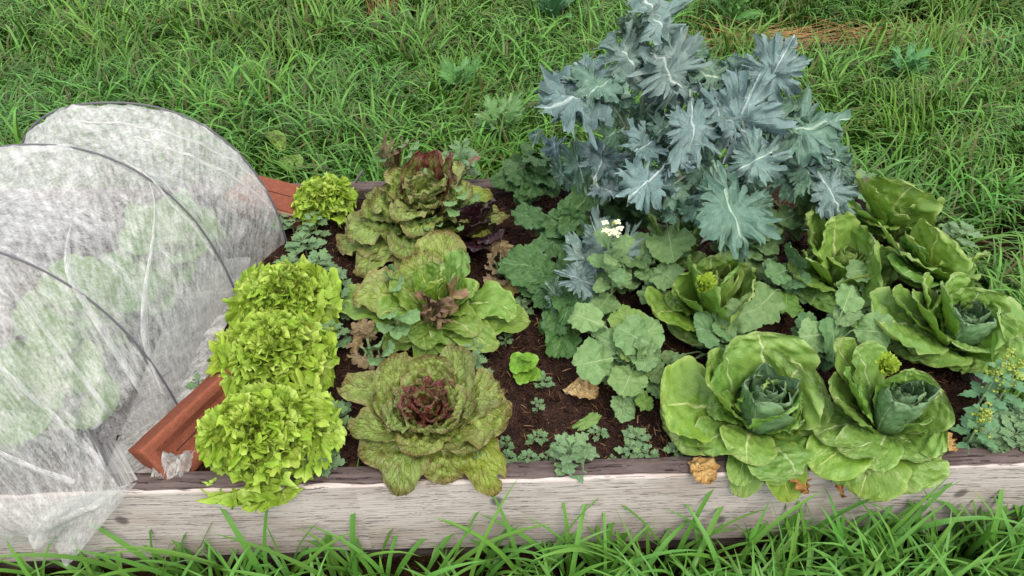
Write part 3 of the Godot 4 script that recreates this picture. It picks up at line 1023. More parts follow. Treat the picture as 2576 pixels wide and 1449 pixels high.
func frilly_lettuces() -> void:
	rng.seed = 21
	var heads := [
		[738, 805, 0.118, 0.145, 36, "frilly bright green lettuce furthest back of the joined row of three", 1.0],
		[716, 950, 0.128, 0.15, 38, "frilly bright green lettuce in the middle of the joined row of three", 1.0],
		[680, 1148, 0.136, 0.15, 42, "frilly bright green lettuce spilling over the front board", 1.0],
		[826, 550, 0.085, 0.11, 22, "small frilly bright green lettuce beside the far brick", 1.0]]
	for hd in heads:
		var c := ph(hd[0], hd[1], 0.0)
		var plant := thing("frilly_lettuce", c, hd[5], "lettuce", "frilly green lettuces")
		for i in hd[4]:
			var f = float(i) / hd[4]
			var a = i * 2.399 + rr(-0.25, 0.25)
			var r: float = hd[2] * lerpf(1.12, 0.12, pow(f, 0.75)) * rr(0.78, 1.18)
			var h: float = lerpf(0.06, hd[3], pow(f, 0.55)) * rr(0.9, 1.1)
			var d := Vector3(cos(a), 0, sin(a) * 0.92)
			var t := c + d * r + Vector3.UP * h
			if t.z > -0.02: t.y = maxf(t.y - 0.06, TOP - 0.05)
			var heel := c.lerp(t, lerpf(0.30, 0.2, f)) + Vector3(0, 0.012, 0)
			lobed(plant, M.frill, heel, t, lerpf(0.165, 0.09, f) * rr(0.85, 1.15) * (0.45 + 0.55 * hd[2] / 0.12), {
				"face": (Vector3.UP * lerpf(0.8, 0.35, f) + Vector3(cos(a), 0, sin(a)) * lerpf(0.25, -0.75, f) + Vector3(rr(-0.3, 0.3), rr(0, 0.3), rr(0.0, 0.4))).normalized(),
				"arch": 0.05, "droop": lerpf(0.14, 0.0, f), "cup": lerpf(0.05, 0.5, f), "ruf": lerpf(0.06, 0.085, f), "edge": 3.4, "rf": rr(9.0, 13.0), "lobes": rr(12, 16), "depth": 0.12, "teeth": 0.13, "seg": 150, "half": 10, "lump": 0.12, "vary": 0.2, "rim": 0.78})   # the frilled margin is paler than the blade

func red_lettuces() -> void:
	rng.seed = 22
	# the front head
	var c := ph(1085, 1095, 0.0)
	var a := thing("red_tinged_lettuce", c, "red hearted butterhead lettuce with bronze leaves lying over the front board", "lettuce", "bronze lettuces")
	crowned(a, M.red, "butter", c, [
		[857, 974, 0.07, 98, 0.25, 0.2, {"col": Color(1, 1, 0.9)}], [878, 1082, 0.07, 88, 0.3, 0.3], [905, 1150, 0.04, 100, 0.3, 0.0], [1000, 1228, 0.02, 102, 0.35, 0.0, {"droop": 0.2}],
		[1137, 1214, 0.03, 118, 0.3, 0.0, {"droop": 0.15}], [1250, 1184, 0.015, 95, 0.3, 0.1, {"col": Color(1, 0.95, 0.5)}], [1220, 1124, 0.07, 92, 0.3, 0.25], [1282, 1052, 0.08, 140, 0.3, 0.1],
		[1262, 975, 0.09, 110, 0.3, 0.3], [1162, 874, 0.12, 86, 0.25, 0.35], [1096, 893, 0.13, 108, 0.2, 0.3], [977, 899, 0.13, 112, 0.2, 0.3], [945, 985, 0.10, 100, 0.25, 0.3], [960, 1060, 0.09, 100, 0.3, 0.2], [1040, 1150, 0.08, 100, 0.35, 0.1], [1175, 1010, 0.12, 96, 0.3, 0.3]],
		{"ruf": 0.045, "rf": 3.0, "lump": 0.085, "seg": 26, "half": 7, "broad": 1.3, "col": Color(0.92, 0.88, 0.8)})
	heart(a, M.red, "butter", c, 7, 0.085, 0.06, 0.09, 0.11, 0.085, 0.07, {"arch": 0.3, "droop": 0.12, "cup": 0.3, "ruf": 0.09, "rf": 4.0, "lump": 0.08, "seg": 22, "half": 5})
	heart(a, M.redheart, "butter", c, 11, 0.06, 0.012, 0.10, 0.125, 0.085, 0.05, {"arch": 0.3, "droop": 0.12, "cup": 0.35, "ruf": 0.11, "rf": 4.5, "lump": 0.08, "seg": 22, "half": 5})
	# the middle head, greener
	c = ph(1100, 815, 0.0)
	var b := thing("red_tinged_lettuce", c, "green and bronze lettuce in the middle of the bronze row", "lettuce", "bronze lettuces")
	crowned(b, M.cos, "butter", c, [
		[885, 748, 0.08, 120, 0.25, 0.2, {"m": M.red}], [1117, 580, 0.15, 112, 0.15, 0.2, {"m": M.red}], [1040, 640, 0.12, 95, 0.2, 0.2, {"m": M.red}], [1302, 794, 0.08, 95, 0.3, 0.1, {"m": M.cos, "col": Color(0.95, 1, 0.8)}],
		[1178, 637, 0.16, 86, 0.15, 0.15, {"m": M.cos, "col": Color(0.95, 1, 1)}], [1206, 720, 0.13, 70, 0.2, 0.3, {"m": M.cos}], [1248, 882, 0.05, 80, 0.3, 0.1, {"m": M.cos}], [1200, 846, 0.07, 72, 0.35, 0.4, {"m": M.cos}], [1112, 672, 0.16, 90, 0.15, 0.3], [1110, 705, 0.16, 52, 0.15, 0.4, {"m": M.cos, "col": Color(1, 1, 0.7)}],
		[1052, 668, 0.13, 58, 0.15, 0.5, {"m": M.cos}], [950, 798, 0.09, 66, 0.25, 0.4, {"m": M.cos}], [1000, 860, 0.06, 80, 0.3, 0.2], [1070, 880, 0.06, 72, 0.3, 0.2], [1140, 870, 0.06, 80, 0.3, 0.2], [985, 700, 0.11, 80, 0.2, 0.3], [1170, 745, 0.13, 70, 0.2, 0.2, {"m": M.oak, "kind": "oak"}]],
		{"ruf": 0.05, "rf": 3.0, "lump": 0.06, "seg": 26, "half": 7, "broad": 1.3, "full": true, "col": Color(1, 0.97, 0.82)})
	# purple oak leaf lettuce growing through it
	var oc := ph(1090, 840, 0.0)
	var ok := thing("oak_leaf_lettuce", oc, "purple brown oak leaf lettuce amid the middle bronze lettuce", "lettuce", "oak leaf lettuces")
	crowned(ok, M.oak, "oak", oc, [[1045, 745, 0.15, 46, 0.2, 0.2], [1080, 760, 0.16, 52, 0.2, 0.2], [1125, 790, 0.14, 48, 0.2, 0.1], [1060, 800, 0.13, 46, 0.25, 0.1], [1110, 825, 0.12, 48, 0.25, 0.1], [1140, 765, 0.14, 44, 0.2, 0.2]], {"ruf": 0.06, "seg": 34, "half": 4, "col": Color(0.9, 0.78, 0.8)})
	oc = ph(930, 900, 0.0)
	ok = thing("oak_leaf_lettuce", oc, "dull bronze oak leaf lettuce left of the middle bronze lettuce", "lettuce", "oak leaf lettuces")
	crowned(ok, M.oak, "oak", oc, [[905, 800, 0.09, 52, 0.2, 0.1], [878, 855, 0.06, 56, 0.3, 0.1], [905, 925, 0.04, 56, 0.3, 0.1], [945, 930, 0.04, 50, 0.3, 0.1], [930, 820, 0.08, 44, 0.2, 0.1]], {"ruf": 0.05, "seg": 34, "half": 4, "col": Color(0.85, 0.85, 0.75)})
	oc = ph(1250, 690, 0.0)
	ok = thing("oak_leaf_lettuce", oc, "bronze oak leaf lettuce below the dark red lettuce", "lettuce", "oak leaf lettuces")
	crowned(ok, M.oak, "oak", oc, [[1222, 640, 0.08, 46, 0.2, 0.1], [1240, 690, 0.06, 40, 0.2, 0.1], [1262, 600, 0.09, 62, 0.2, 0.1], [1290, 620, 0.08, 50, 0.2, 0.1], [1300, 745, 0.04, 48, 0.2, 0.1, {"col": Color(0.95, 1, 0.5)}], [1235, 735, 0.05, 46, 0.2, 0.1]], {"ruf": 0.06, "seg": 34, "half": 4})
	oc = ph(985, 500, 0.0)
	ok = thing("oak_leaf_lettuce", oc, "pale beige oak leaf lettuce shoot at the back edge", "lettuce", "oak leaf lettuces")
	crowned(ok, M.oak, "oak", oc, [[982, 345, 0.24, 44, 0.1, 0.1], [1005, 372, 0.22, 36, 0.1, 0.1], [1028, 358, 0.24, 22, 0.1, 0.1, {"col": Color(0.9, 0.6, 0.6)}], [1043, 352, 0.23, 22, 0.1, 0.1], [1206, 398, 0.18, 40, 0.1, 0.1, {"from": [1150, 480, 0.05]}]], {"ruf": 0.06, "seg": 34, "half": 4})
	# the back head, tall and mounded
	c = ph(1075, 600, 0.0)
	var d := thing("red_tinged_lettuce", c, "tall mounded bronze lettuce with reddish top at the back", "lettuce", "bronze lettuces")
	part(d, "stem", tube_mesh([Vector3.ZERO, Vector3(0, 0.1, -0.01), Vector3(0.01, 0.2, -0.02)], 0.013, 0.008), M.stem)
	crowned(d, M.red, "butter", c, [
		[934, 500, 0.13, 108, 0.2, 0.2], [872, 600, 0.07, 118, 0.3, 0.1], [925, 655, 0.04, 90, 0.35, 0.1], [976, 425, 0.19, 86, 0.1, 0.1], [905, 545, 0.1, 85, 0.25, 0.2], [1010, 655, 0.07, 90, 0.3, 0.3],
		[1050, 380, 0.235, 62, 0.05, 0.2, {"m": M.redheart}], [1140, 385, 0.235, 84, 0.05, 0.1, {"m": M.redheart, "col": Color(1, 1, 0.9)}], [1098, 378, 0.225, 60, 0.05, 0.2, {"m": M.redheart}], [1082, 498, 0.17, 88, 0.45, 0.0, {"rise": 0.1}], [1050, 435, 0.2, 70, 0.2, 0.2, {"rise": 0.08}], [1095, 520, 0.15, 62, 0.3, 0.3, {"rise": 0.06}],
		[1000, 560, 0.14, 80, 0.35, 0.3, {"rise": 0.05}], [1040, 600, 0.12, 78, 0.35, 0.2, {"rise": 0.05}], [1150, 450, 0.18, 70, 0.2, 0.3], [1190, 480, 0.15, 76, 0.25, 0.2], [1240, 500, 0.12, 66, 0.25, 0.3, {"col": Color(1, 1, 0.55)}], [1265, 560, 0.09, 58, 0.3, 0.3], [1225, 600, 0.08, 60, 0.3, 0.3, {"col": Color(1, 1, 0.6)}], [1020, 470, 0.18, 72, 0.2, 0.3], [1120, 460, 0.2, 66, 0.1, 0.3, {"rise": 0.1}], [960, 470, 0.15, 70, 0.2, 0.3], [1255, 535, 0.1, 48, 0.3, 0.2, {"col": Color(1, 1, 0.5)}], [1180, 560, 0.12, 60, 0.3, 0.2]],
		{"ruf": 0.06, "rf": 3.5, "lump": 0.08, "seg": 26, "half": 7, "broad": 1.3, "full": true})
	heart(d, M.red, "butter", c + Vector3(0, 0.05, 0), 12, 0.09, 0.02, 0.08, 0.15, 0.08, 0.05, {"arch": 0.25, "cup": 0.3, "ruf": 0.09, "rf": 4.0, "lump": 0.08})
	# dark red lettuce squeezed between
	c = ph(1190, 640, 0.0)
	var e := thing("dark_red_lettuce", c, "glossy dark maroon lettuce between the back and middle bronze heads", "lettuce")
	crowned(e, M.darkred, "butter", c, [[1230, 515, 0.18, 110, 0.15, 0.1], [1185, 515, 0.17, 84, 0.15, 0.2], [1240, 612, 0.11, 90, 0.35, 0.0], [1200, 632, 0.10, 80, 0.3, 0.1], [1220, 560, 0.15, 84, 0.3, 0.0], [1050, 640, 0.05, 60, 0.2, 0.2], [1165, 590, 0.08, 50, 0.2, 0.2]], {"ruf": 0.05, "lump": 0.06})
	# smooth grey-green seedlings among the lettuces
	for s in [
			[1005, 860, "smooth grey green pea shoot between the middle and front bronze lettuces", [[1040, 812, 0.14, 66], [985, 800, 0.15, 50], [1010, 850, 0.12, 58], [962, 838, 0.12, 44]]],
			[965, 950, "pale green rounded seedling behind the front bronze lettuce", [[950, 870, 0.13, 54], [992, 885, 0.13, 46], [940, 920, 0.1, 48]]],
			[1000, 780, "small blue green seedling above the middle bronze lettuce", [[978, 698, 0.12, 48], [1012, 722, 0.12, 52], [965, 690, 0.13, 26], [990, 665, 0.15, 26]]],
			[1150, 560, "pale round leaved climber over the back bronze lettuce", [[1152, 482, 0.2, 26], [1172, 500, 0.2, 32], [1132, 522, 0.19, 34], [1205, 505, 0.18, 30], [1138, 545, 0.17, 34], [1160, 580, 0.15, 18]]],
			[1085, 640, "tiny lobed seedling at the back bronze lettuce's front", [[1060, 560, 0.14, 26], [1092, 548, 0.15, 22], [1082, 600, 0.12, 30], [1108, 570, 0.14, 22], [1075, 580, 0.14, 20]]],
			[1000, 500, "smooth green broad seedling at the back bronze lettuce's left", [[950, 385, 0.2, 30], [955, 408, 0.18, 44], [1020, 368, 0.23, 36], [1052, 372, 0.23, 32], [1035, 395, 0.22, 26]]],
			[1320, 950, "lone bright green lettuce seedling on bare soil", [[1278, 905, 0.05, 50], [1352, 900, 0.06, 52], [1318, 965, 0.03, 52], [1362, 950, 0.03, 40], [1312, 905, 0.07, 36]]]]:
		var q := ph(s[0], s[1], 0.0)
		var y := thing("seedling", q, s[2], "seedling")
		for l in s[3]:
			var bright: bool = s[0] == 1320
			var lt := ph(l[0], l[1], l[2])
			var lw := metres(l[3], q)
			var away := (lt - q) * Vector3(1, 0.3, 1)
			var heel := lt - away.normalized() * lw * 1.1
			part(y, "leaf_stalk", tube_mesh([Vector3.ZERO, (heel - q) * 0.5 + Vector3(0, 0.01, 0), heel - q, heel.lerp(lt, 0.2) - q], 0.0022, 0.0014, 5), M.stem)
			lobed(y, M.frill if bright else M.radish, heel, lt, lw, {"lobes": 3.0, "depth": 0.05, "teeth": 0.03, "ruf": 0.025, "rf": 4.0, "arch": 0.08, "cup": 0.25, "seg": 40, "half": 5, "lump": 0.06, "col": Color(0.62, 0.86, 0.8) if bright else Color(0.95, 1.0, 0.98)})

func kale_plants() -> void:
	rng.seed = 23
	# each plant: foot, stem top, leaves [base x, base y, tip x, tip y, z of base, z of tip, width px, droop, roll, green]
	var plants := [
		[1590, 560, -0.72, Vector3(-0.01, 0.30, -0.03), "tallest blue grey kale at the back with leaves rising highest", [
			[1676, 124, 1612, 2, -0.78, -0.82, 178, 0.1, 0.0, 0], [1607, 205, 1540, 105, -0.72, -0.76, 150, 0.1, 0.0, 0], [1735, 245, 1625, 120, -0.70, -0.76, 205, 0.15, 0.0, 0],
			[1512, 248, 1376, 292, -0.68, -0.62, 200, 0.25, 0.0, 0], [1500, 235, 1440, 160, -0.70, -0.74, 120, 0.1, 0.0, 0], [1512, 250, 1480, 322, -0.66, -0.60, 84, 0.2, 0.0, 0], [1620, 200, 1580, 70, -0.80, -0.84, 90, 0.1, 0.0, 1], [1560, 300, 1570, 250, -0.70, -0.66, 80, 0.2, 0.0, 1],
			[1590, 320, 1640, 330, -0.74, -0.70, 90, 0.2, 0.0, 1], [1760, 210, 1800, 190, -0.74, -0.78, 110, 0.2, 0.0, 0], [1600, 270, 1650, 290, -0.76, -0.72, 90, 0.2, 0.0, 1], [1640, 260, 1700, 190, -0.72, -0.76, 130, 0.2, 0.0, 0], [1560, 330, 1520, 350, -0.70, -0.66, 90, 0.2, 0.0, 1], [1690, 160, 1770, 130, -0.78, -0.80, 110, 0.2, 0.0, 1]]],
		[1720, 590, -0.66, Vector3(0.01, 0.22, -0.02), "middle blue grey kale with frilled drooping leaves above the radishes", [
			[1735, 250, 1729, 405, -0.66, -0.56, 140, 0.25, 0.0, 0], [1670, 430, 1572, 512, -0.58, -0.50, 150, 0.3, 0.0, 0], [1805, 440, 1862, 640, -0.52, -0.38, 150, 0.3, 0.0, 1], [1690, 425, 1745, 420, -0.6, -0.54, 95, 0.3, 0.0, 0], [1720, 330, 1660, 300, -0.70, -0.72, 110, 0.2, 0.0, 1],
			[1750, 330, 1800, 320, -0.70, -0.70, 110, 0.2, 0.0, 1], [1740, 400, 1800, 470, -0.62, -0.56, 110, 0.2, 0.0, 1], [1690, 380, 1640, 400, -0.66, -0.62, 80, 0.2, 0.0, 1], [1760, 300, 1830, 260, -0.66, -0.70, 130, 0.2, 0.0, 0], [1780, 450, 1830, 500, -0.56, -0.50, 110, 0.2, 0.0, 0], [1700, 480, 1690, 520, -0.6, -0.56, 80, 0.2, 0.0, 1], [1640, 480, 1600, 440, -0.66, -0.68, 100, 0.2, 0.0, 1], [1770, 500, 1740, 560, -0.54, -0.50, 100, 0.3, 0.0, 1], [1650, 350, 1590, 390, -0.66, -0.60, 110, 0.2, 0.0, 0]]],
		[1870, 590, -0.62, Vector3(0.0, 0.20, -0.02), "right blue grey kale with white ribbed leaves pointing up", [
			[1815, 400, 1900, 205, -0.60, -0.68, 205, 0.1, 0.0, 0], [1905, 262, 1985, 112, -0.70, -0.76, 140, 0.1, 0.0, 0], [1925, 362, 2100, 318, -0.62, -0.64, 190, 0.2, 0.0, 1], [1840, 440, 1962, 372, -0.54, -0.56, 120, 0.2, 0.0, 0], [2030, 400, 2125, 385, -0.66, -0.66, 84, 0.2, 0.0, 1],
			[2050, 420, 2098, 540, -0.62, -0.56, 110, 0.3, 0.0, 0], [1850, 330, 1830, 230, -0.70, -0.76, 130, 0.1, 0.0, 1], [1880, 420, 1900, 480, -0.60, -0.56, 110, 0.2, 0.0, 1], [1940, 430, 2010, 480, -0.62, -0.60, 110, 0.2, 0.0, 1], [1960, 300, 2010, 290, -0.70, -0.70, 90, 0.2, 0.0, 1], [1990, 350, 2080, 400, -0.66, -0.62, 130, 0.2, 0.0, 0], [1860, 480, 1900, 560, -0.56, -0.50, 110, 0.3, 0.0, 1], [2020, 440, 2120, 480, -0.66, -0.62, 110, 0.2, 0.0, 0], [1780, 270, 1860, 330, -0.66, -0.62, 130, 0.2, 0.0, 0], [1880, 300, 1960, 290, -0.64, -0.68, 120, 0.2, 0.0, 0], [1980, 400, 2060, 470, -0.64, -0.60, 120, 0.3, 0.0, 1]]],
		[1500, 540, -0.70, Vector3(0.0, 0.10, 0.0), "small dark kale at the left of the kale row", [
			[1498, 448, 1520, 352, -0.66, -0.72, 112, 0.1, 0.0, 0], [1470, 470, 1440, 360, -0.68, -0.74, 70, 0.1, 0.0, 1], [1530, 460, 1560, 380, -0.70, -0.76, 80, 0.1, 0.0, 1], [1500, 470, 1545, 500, -0.66, -0.6, 80, 0.2, 0.0, 0], [1400, 400, 1390, 345, -0.76, -0.8, 60, 0.1, 0.0, 0]]],
		[1520, 750, -0.44, Vector3(0.0, 0.06, 0.0), "young blue grey kale behind the white radish flowers", [
			[1520, 680, 1480, 545, -0.46, -0.5, 90, 0.1, 0.0, 0], [1500, 700, 1425, 615, -0.44, -0.46, 84, 0.2, 0.0, 0], [1540, 690, 1580, 570, -0.48, -0.54, 70, 0.1, 0.0, 0], [1500, 720, 1410, 690, -0.42, -0.4, 84, 0.2, 0.0, 0], [1530, 700, 1500, 600, -0.48, -0.52, 80, 0.1, 0.0, 0]]]]
	for k in plants:
		var foot := pz(k[0], k[1], k[2])
		foot.y = SOIL
		var plant := thing("kale_plant", foot, k[4], "kale", "blue grey kale")
		var top: Vector3 = k[3]
		part(plant, "stem", tube_mesh([Vector3.ZERO, top * 0.5 + Vector3(0.012, 0, 0), top], 0.013, 0.009), M.kalestem)
		for l in k[5]:
			var b := pz(l[0], l[1], l[4])
			var t := pz(l[2], l[3], l[5])
			var grown := (t - b) * 0.18
			t += grown
			b -= grown
			for more in 2:
				var shift := Vector3.ZERO if more == 0 else Vector3(rr(-0.06, 0.06), rr(-0.05, 0.02), rr(-0.05, 0.0))
				var size := 1.0 if more == 0 else rr(0.55, 0.8)
				var from := (t if more == 0 else b.lerp(t, rr(0.4, 0.9))) + shift
				var turn := (b - t).rotated(Vector3(0, 1, 1).normalized(), 0.0 if more == 0 else rr(-1.0, 1.0)) * size
				lobed(plant, M.kalegreen if (l[9] == 1 or more == 1) else M.kale, from + turn, from, metres(l[6], b) * 1.3 * size, {"arch": 0.06, "droop": l[7] * 0.5, "cup": rr(-0.1, 0.3), "ruf": rr(0.05, 0.08), "edge": 3.0, "rf": rr(8, 12), "lobes": float(rng.randi_range(7, 9)), "depth": rr(0.6, 0.75), "teeth": 0.36, "seg": 180, "half": 9, "lump": 0.14, "vary": 0.2, "col": Color(1, 1, 1) if l[9] == 0 else Color(0.92, 0.98, 0.92)})
			# the stalk that carries it
			var s := top * rr(0.45, 0.95)
			part(plant, "leaf_stalk", tube_mesh([s, s.lerp(b - foot, 0.5) + Vector3(0, 0.02, 0), b - foot, (b - foot).lerp(t - foot, 0.12) + Vector3(0, 0.003, 0)], 0.0052, 0.0032), M.kalestem)

func mustard_and_radish() -> void:
	rng.seed = 24
	var groups := [
		["mustard_plant", M.mustard, "mustard", "mustard greens", [
			[1440, 640, "dark rough leaved mustard between kale and bronze lettuces", [[1520, 452, 0.15, 80], [1285, 540, 0.11, 66], [1395, 520, 0.14, 60], [1362, 565, 0.12, 74], [1352, 640, 0.09, 70], [1440, 520, 0.15, 60], [1480, 600, 0.12, 60], [1420, 590, 0.13, 58]]],
			[1560, 560, "dark rough leaved mustard under the kale stems", [[1500, 470, 0.13, 70], [1600, 480, 0.13, 74], [1650, 500, 0.12, 66], [1560, 500, 0.12, 70], [1620, 540, 0.09, 70], [1520, 540, 0.1, 70], [1680, 540, 0.08, 66]]],
			[1440, 745, "dark rough leaved mustard beside the bare soil", [[1250, 662, 0.09, 98], [1340, 765, 0.06, 62], [1418, 808, 0.06, 94], [1396, 905, 0.03, 88, {"col": Color(0.95, 1, 0.8)}], [1300, 720, 0.06, 64], [1400, 660, 0.11, 66], [1470, 780, 0.07, 70], [1500, 840, 0.05, 60], [1330, 700, 0.08, 60], [1380, 850, 0.04, 70], [1470, 700, 0.1, 66]]],
			[1350, 500, "dark rough leaved mustard at the back beside the bronze lettuce", [[1320, 395, 0.16, 74], [1262, 440, 0.12, 80], [1390, 395, 0.16, 76], [1300, 470, 0.11, 70], [1430, 430, 0.15, 74], [1350, 420, 0.17, 70], [1465, 415, 0.15, 60], [1400, 470, 0.13, 70], [1240, 470, 0.09, 60], [1330, 500, 0.1, 66], [1480, 400, 0.16, 50]]]]],
		["radish_plant", M.radish, "radish", "leafy radishes", [
			[1590, 720, "round leaved radish left of the sheltered cos lettuce", [[1600, 578, 0.14, 76], [1572, 664, 0.12, 66], [1710, 722, 0.11, 74], [1500, 640, 0.13, 74], [1460, 690, 0.11, 78], [1545, 640, 0.13, 60], [1640, 640, 0.12, 60], [1650, 770, 0.07, 60], [1500, 790, 0.08, 66], [1540, 700, 0.1, 56]]],
			[1600, 940, "round leaved radish sprawling over bare soil in the centre", [[1432, 790, 0.11, 70], [1550, 776, 0.12, 76, {"col": Color(1, 1, 0.6)}], [1549, 824, 0.12, 82], [1655, 806, 0.11, 84], [1650, 890, 0.09, 60], [1440, 922, 0.08, 88], [1562, 1000, 0.06, 84, {"col": Color(1, 1, 0.8)}], [1555, 1055, 0.03, 62], [1625, 935, 0.08, 62], [1622, 1035, 0.03, 42, {"col": Color(0.95, 1, 0.6)}], [1500, 850, 0.09, 60], [1660, 960, 0.05, 50], [1670, 1000, 0.03, 50], [1600, 860, 0.11, 56]]],
			[1700, 640, "radish with holed leaf behind the sheltered cos lettuce", [[1695, 660, 0.13, 96, {"from": [1665, 560, 0.1]}], [1640, 600, 0.12, 66], [1740, 560, 0.12, 70], [1800, 560, 0.1, 60]]],
			[1860, 640, "low radish in the shade of the right kale", [[1800, 600, 0.08, 66], [1920, 610, 0.08, 70], [1860, 570, 0.1, 66], [1950, 640, 0.07, 60], [1830, 660, 0.06, 60], [1900, 690, 0.06, 66]]],
			[2000, 600, "radish with pale leaf standing before the kale at right", [[2030, 408, 0.22, 96], [1970, 475, 0.17, 62], [2060, 500, 0.16, 66], [2010, 540, 0.12, 70], [1880, 570, 0.14, 70], [1910, 590, 0.11, 60], [1960, 560, 0.12, 60], [1900, 520, 0.18, 50]]],
			[1960, 760, "blue green radish between the two middle cos lettuces", [[2000, 625, 0.17, 70, {"col": Color(0.75, 0.88, 0.95)}], [1930, 700, 0.12, 60, {"col": Color(0.75, 0.88, 0.95)}], [2030, 720, 0.1, 60, {"col": Color(0.75, 0.88, 0.95)}], [1920, 680, 0.12, 56, {"col": Color(0.8, 0.9, 0.95)}], [1890, 790, 0.09, 96], [1970, 790, 0.06, 70, {"col": Color(0.9, 1, 0.5)}]]],
			[2060, 920, "dark lobed radish behind the two front cos lettuces", [[2075, 798, 0.13, 112, {"col": Color(0.62, 0.76, 0.78)}], [2005, 850, 0.12, 78], [2000, 800, 0.1, 50, {"col": Color(0.62, 0.76, 0.78)}], [2150, 770, 0.14, 56], [2140, 720, 0.16, 64], [2250, 840, 0.13, 84], [2180, 800, 0.13, 40, {"col": Color(1, 1, 0.6)}], [2120, 860, 0.08, 60], [2190, 870, 0.08, 60]]],
			[2170, 760, "small radish between the right hand cos lettuces", [[2130, 690, 0.12, 56], [2210, 730, 0.1, 60], [2150, 770, 0.08, 56], [2190, 790, 0.07, 56], [2110, 740, 0.09, 50]]],
			[1890, 720, "low radish right of the upright hearted cos lettuce", [[1930, 660, 0.09, 60], [1860, 720, 0.06, 56], [1960, 720, 0.07, 60], [1920, 760, 0.06, 60], [1870, 660, 0.08, 50]]],
			[1800, 900, "grey green radish behind the large front cos lettuce", [[1740, 830, 0.11, 76, {"col": Color(0.8, 0.9, 0.9)}], [1800, 830, 0.11, 90, {"col": Color(0.75, 0.86, 0.84)}], [1850, 800, 0.12, 70], [1920, 770, 0.13, 84], [1690, 930, 0.04, 50]]]]]]
	for g in groups:
		for r in g[4]:
			var c := ph(r[0], r[1], 0.0)
			var plant := thing(g[0], c, r[2], "mustard" if g[2] == "mustard" else "radish", g[3])
			var tips := []
			for l in r[3]:
				var o := {"ruf": 0.035, "rf": rr(3, 5), "seg": 44, "half": 5, "lump": 0.05, "droop": 0.12, "vary": 0.2}
				if l.size() > 4: o.merge(l[4], true)
				tips.append([l[0], l[1], l[2], l[3] * 1.25, rr(0.25, 0.45), rr(0.0, 0.25), o])
				for again in 2:
					if rng.randf() > 0.85: continue
					var u := o.duplicate()
					u.erase("from")
					tips.append([lerpf(r[0], l[0], rr(0.5, 0.9)) + rr(-45, 45), lerpf(r[1], l[1], rr(0.4, 0.8)) + rr(-20, 30), l[2] * rr(0.35, 0.85), l[3] * rr(0.65, 1.05), rr(0.25, 0.45), rr(0.0, 0.25), u])
			crowned(plant, g[1], g[2], c, tips)
	# a flowering radish stalk
	var f := ph(1530, 790, 0.0)
	var fl := thing("flowering_radish", f, "flowering radish stalk topped with small white flowers", "radish")
	var top := pz(1536, 572, f.z + 0.03) - f
	part(fl, "stem", tube_mesh([Vector3.ZERO, top * 0.4 + Vector3(0.008, 0, 0), top * 0.8 + Vector3(-0.004, 0, 0), top], 0.004, 0.0018), M.stem)
	for i in 9:
		var a := i * 2.4
		var s := top * lerpf(0.35, 0.9, i / 9.0)
		lobed(fl, M.radish, f + s, f + s + Vector3(cos(a) * 0.05, rr(0.0, 0.03), sin(a) * 0.05), 0.034, {"lobes": 7.0, "depth": 0.2, "seg": 40, "half": 4})
	for i in 11:
		var q := top + Vector3(rr(-0.018, 0.018), rr(-0.02, 0.016), rr(-0.014, 0.016))
		var fw := Node3D.new()
		fw.name = "flower"
		fw.position = q
		fl.add_child(fw, true)
		for k in 4:
			var a := k * PI / 2 + i
			part(fw, "petal", leaf_mesh("dock", Vector3.ZERO, Vector3(cos(a) * 0.0085, rr(-0.001, 0.004), sin(a) * 0.0085), 0.007, {"seg": 6, "half": 2, "ruf": 0.0, "lump": 0.0}), M.petal)
		var bd := part(fw, "flower_centre", ball_mesh(Vector3(0.0018, 0.002, 0.0018), 0.0, 5), M.bud)
	for i in 8:
		var bd2 := part(fl, "bud", ball_mesh(Vector3(0.0022, 0.0035, 0.0022), 0.1, 6), M.bud)
		bd2.position = top + Vector3(rr(-0.012, 0.012), rr(-0.012, 0.012), rr(-0.01, 0.01))

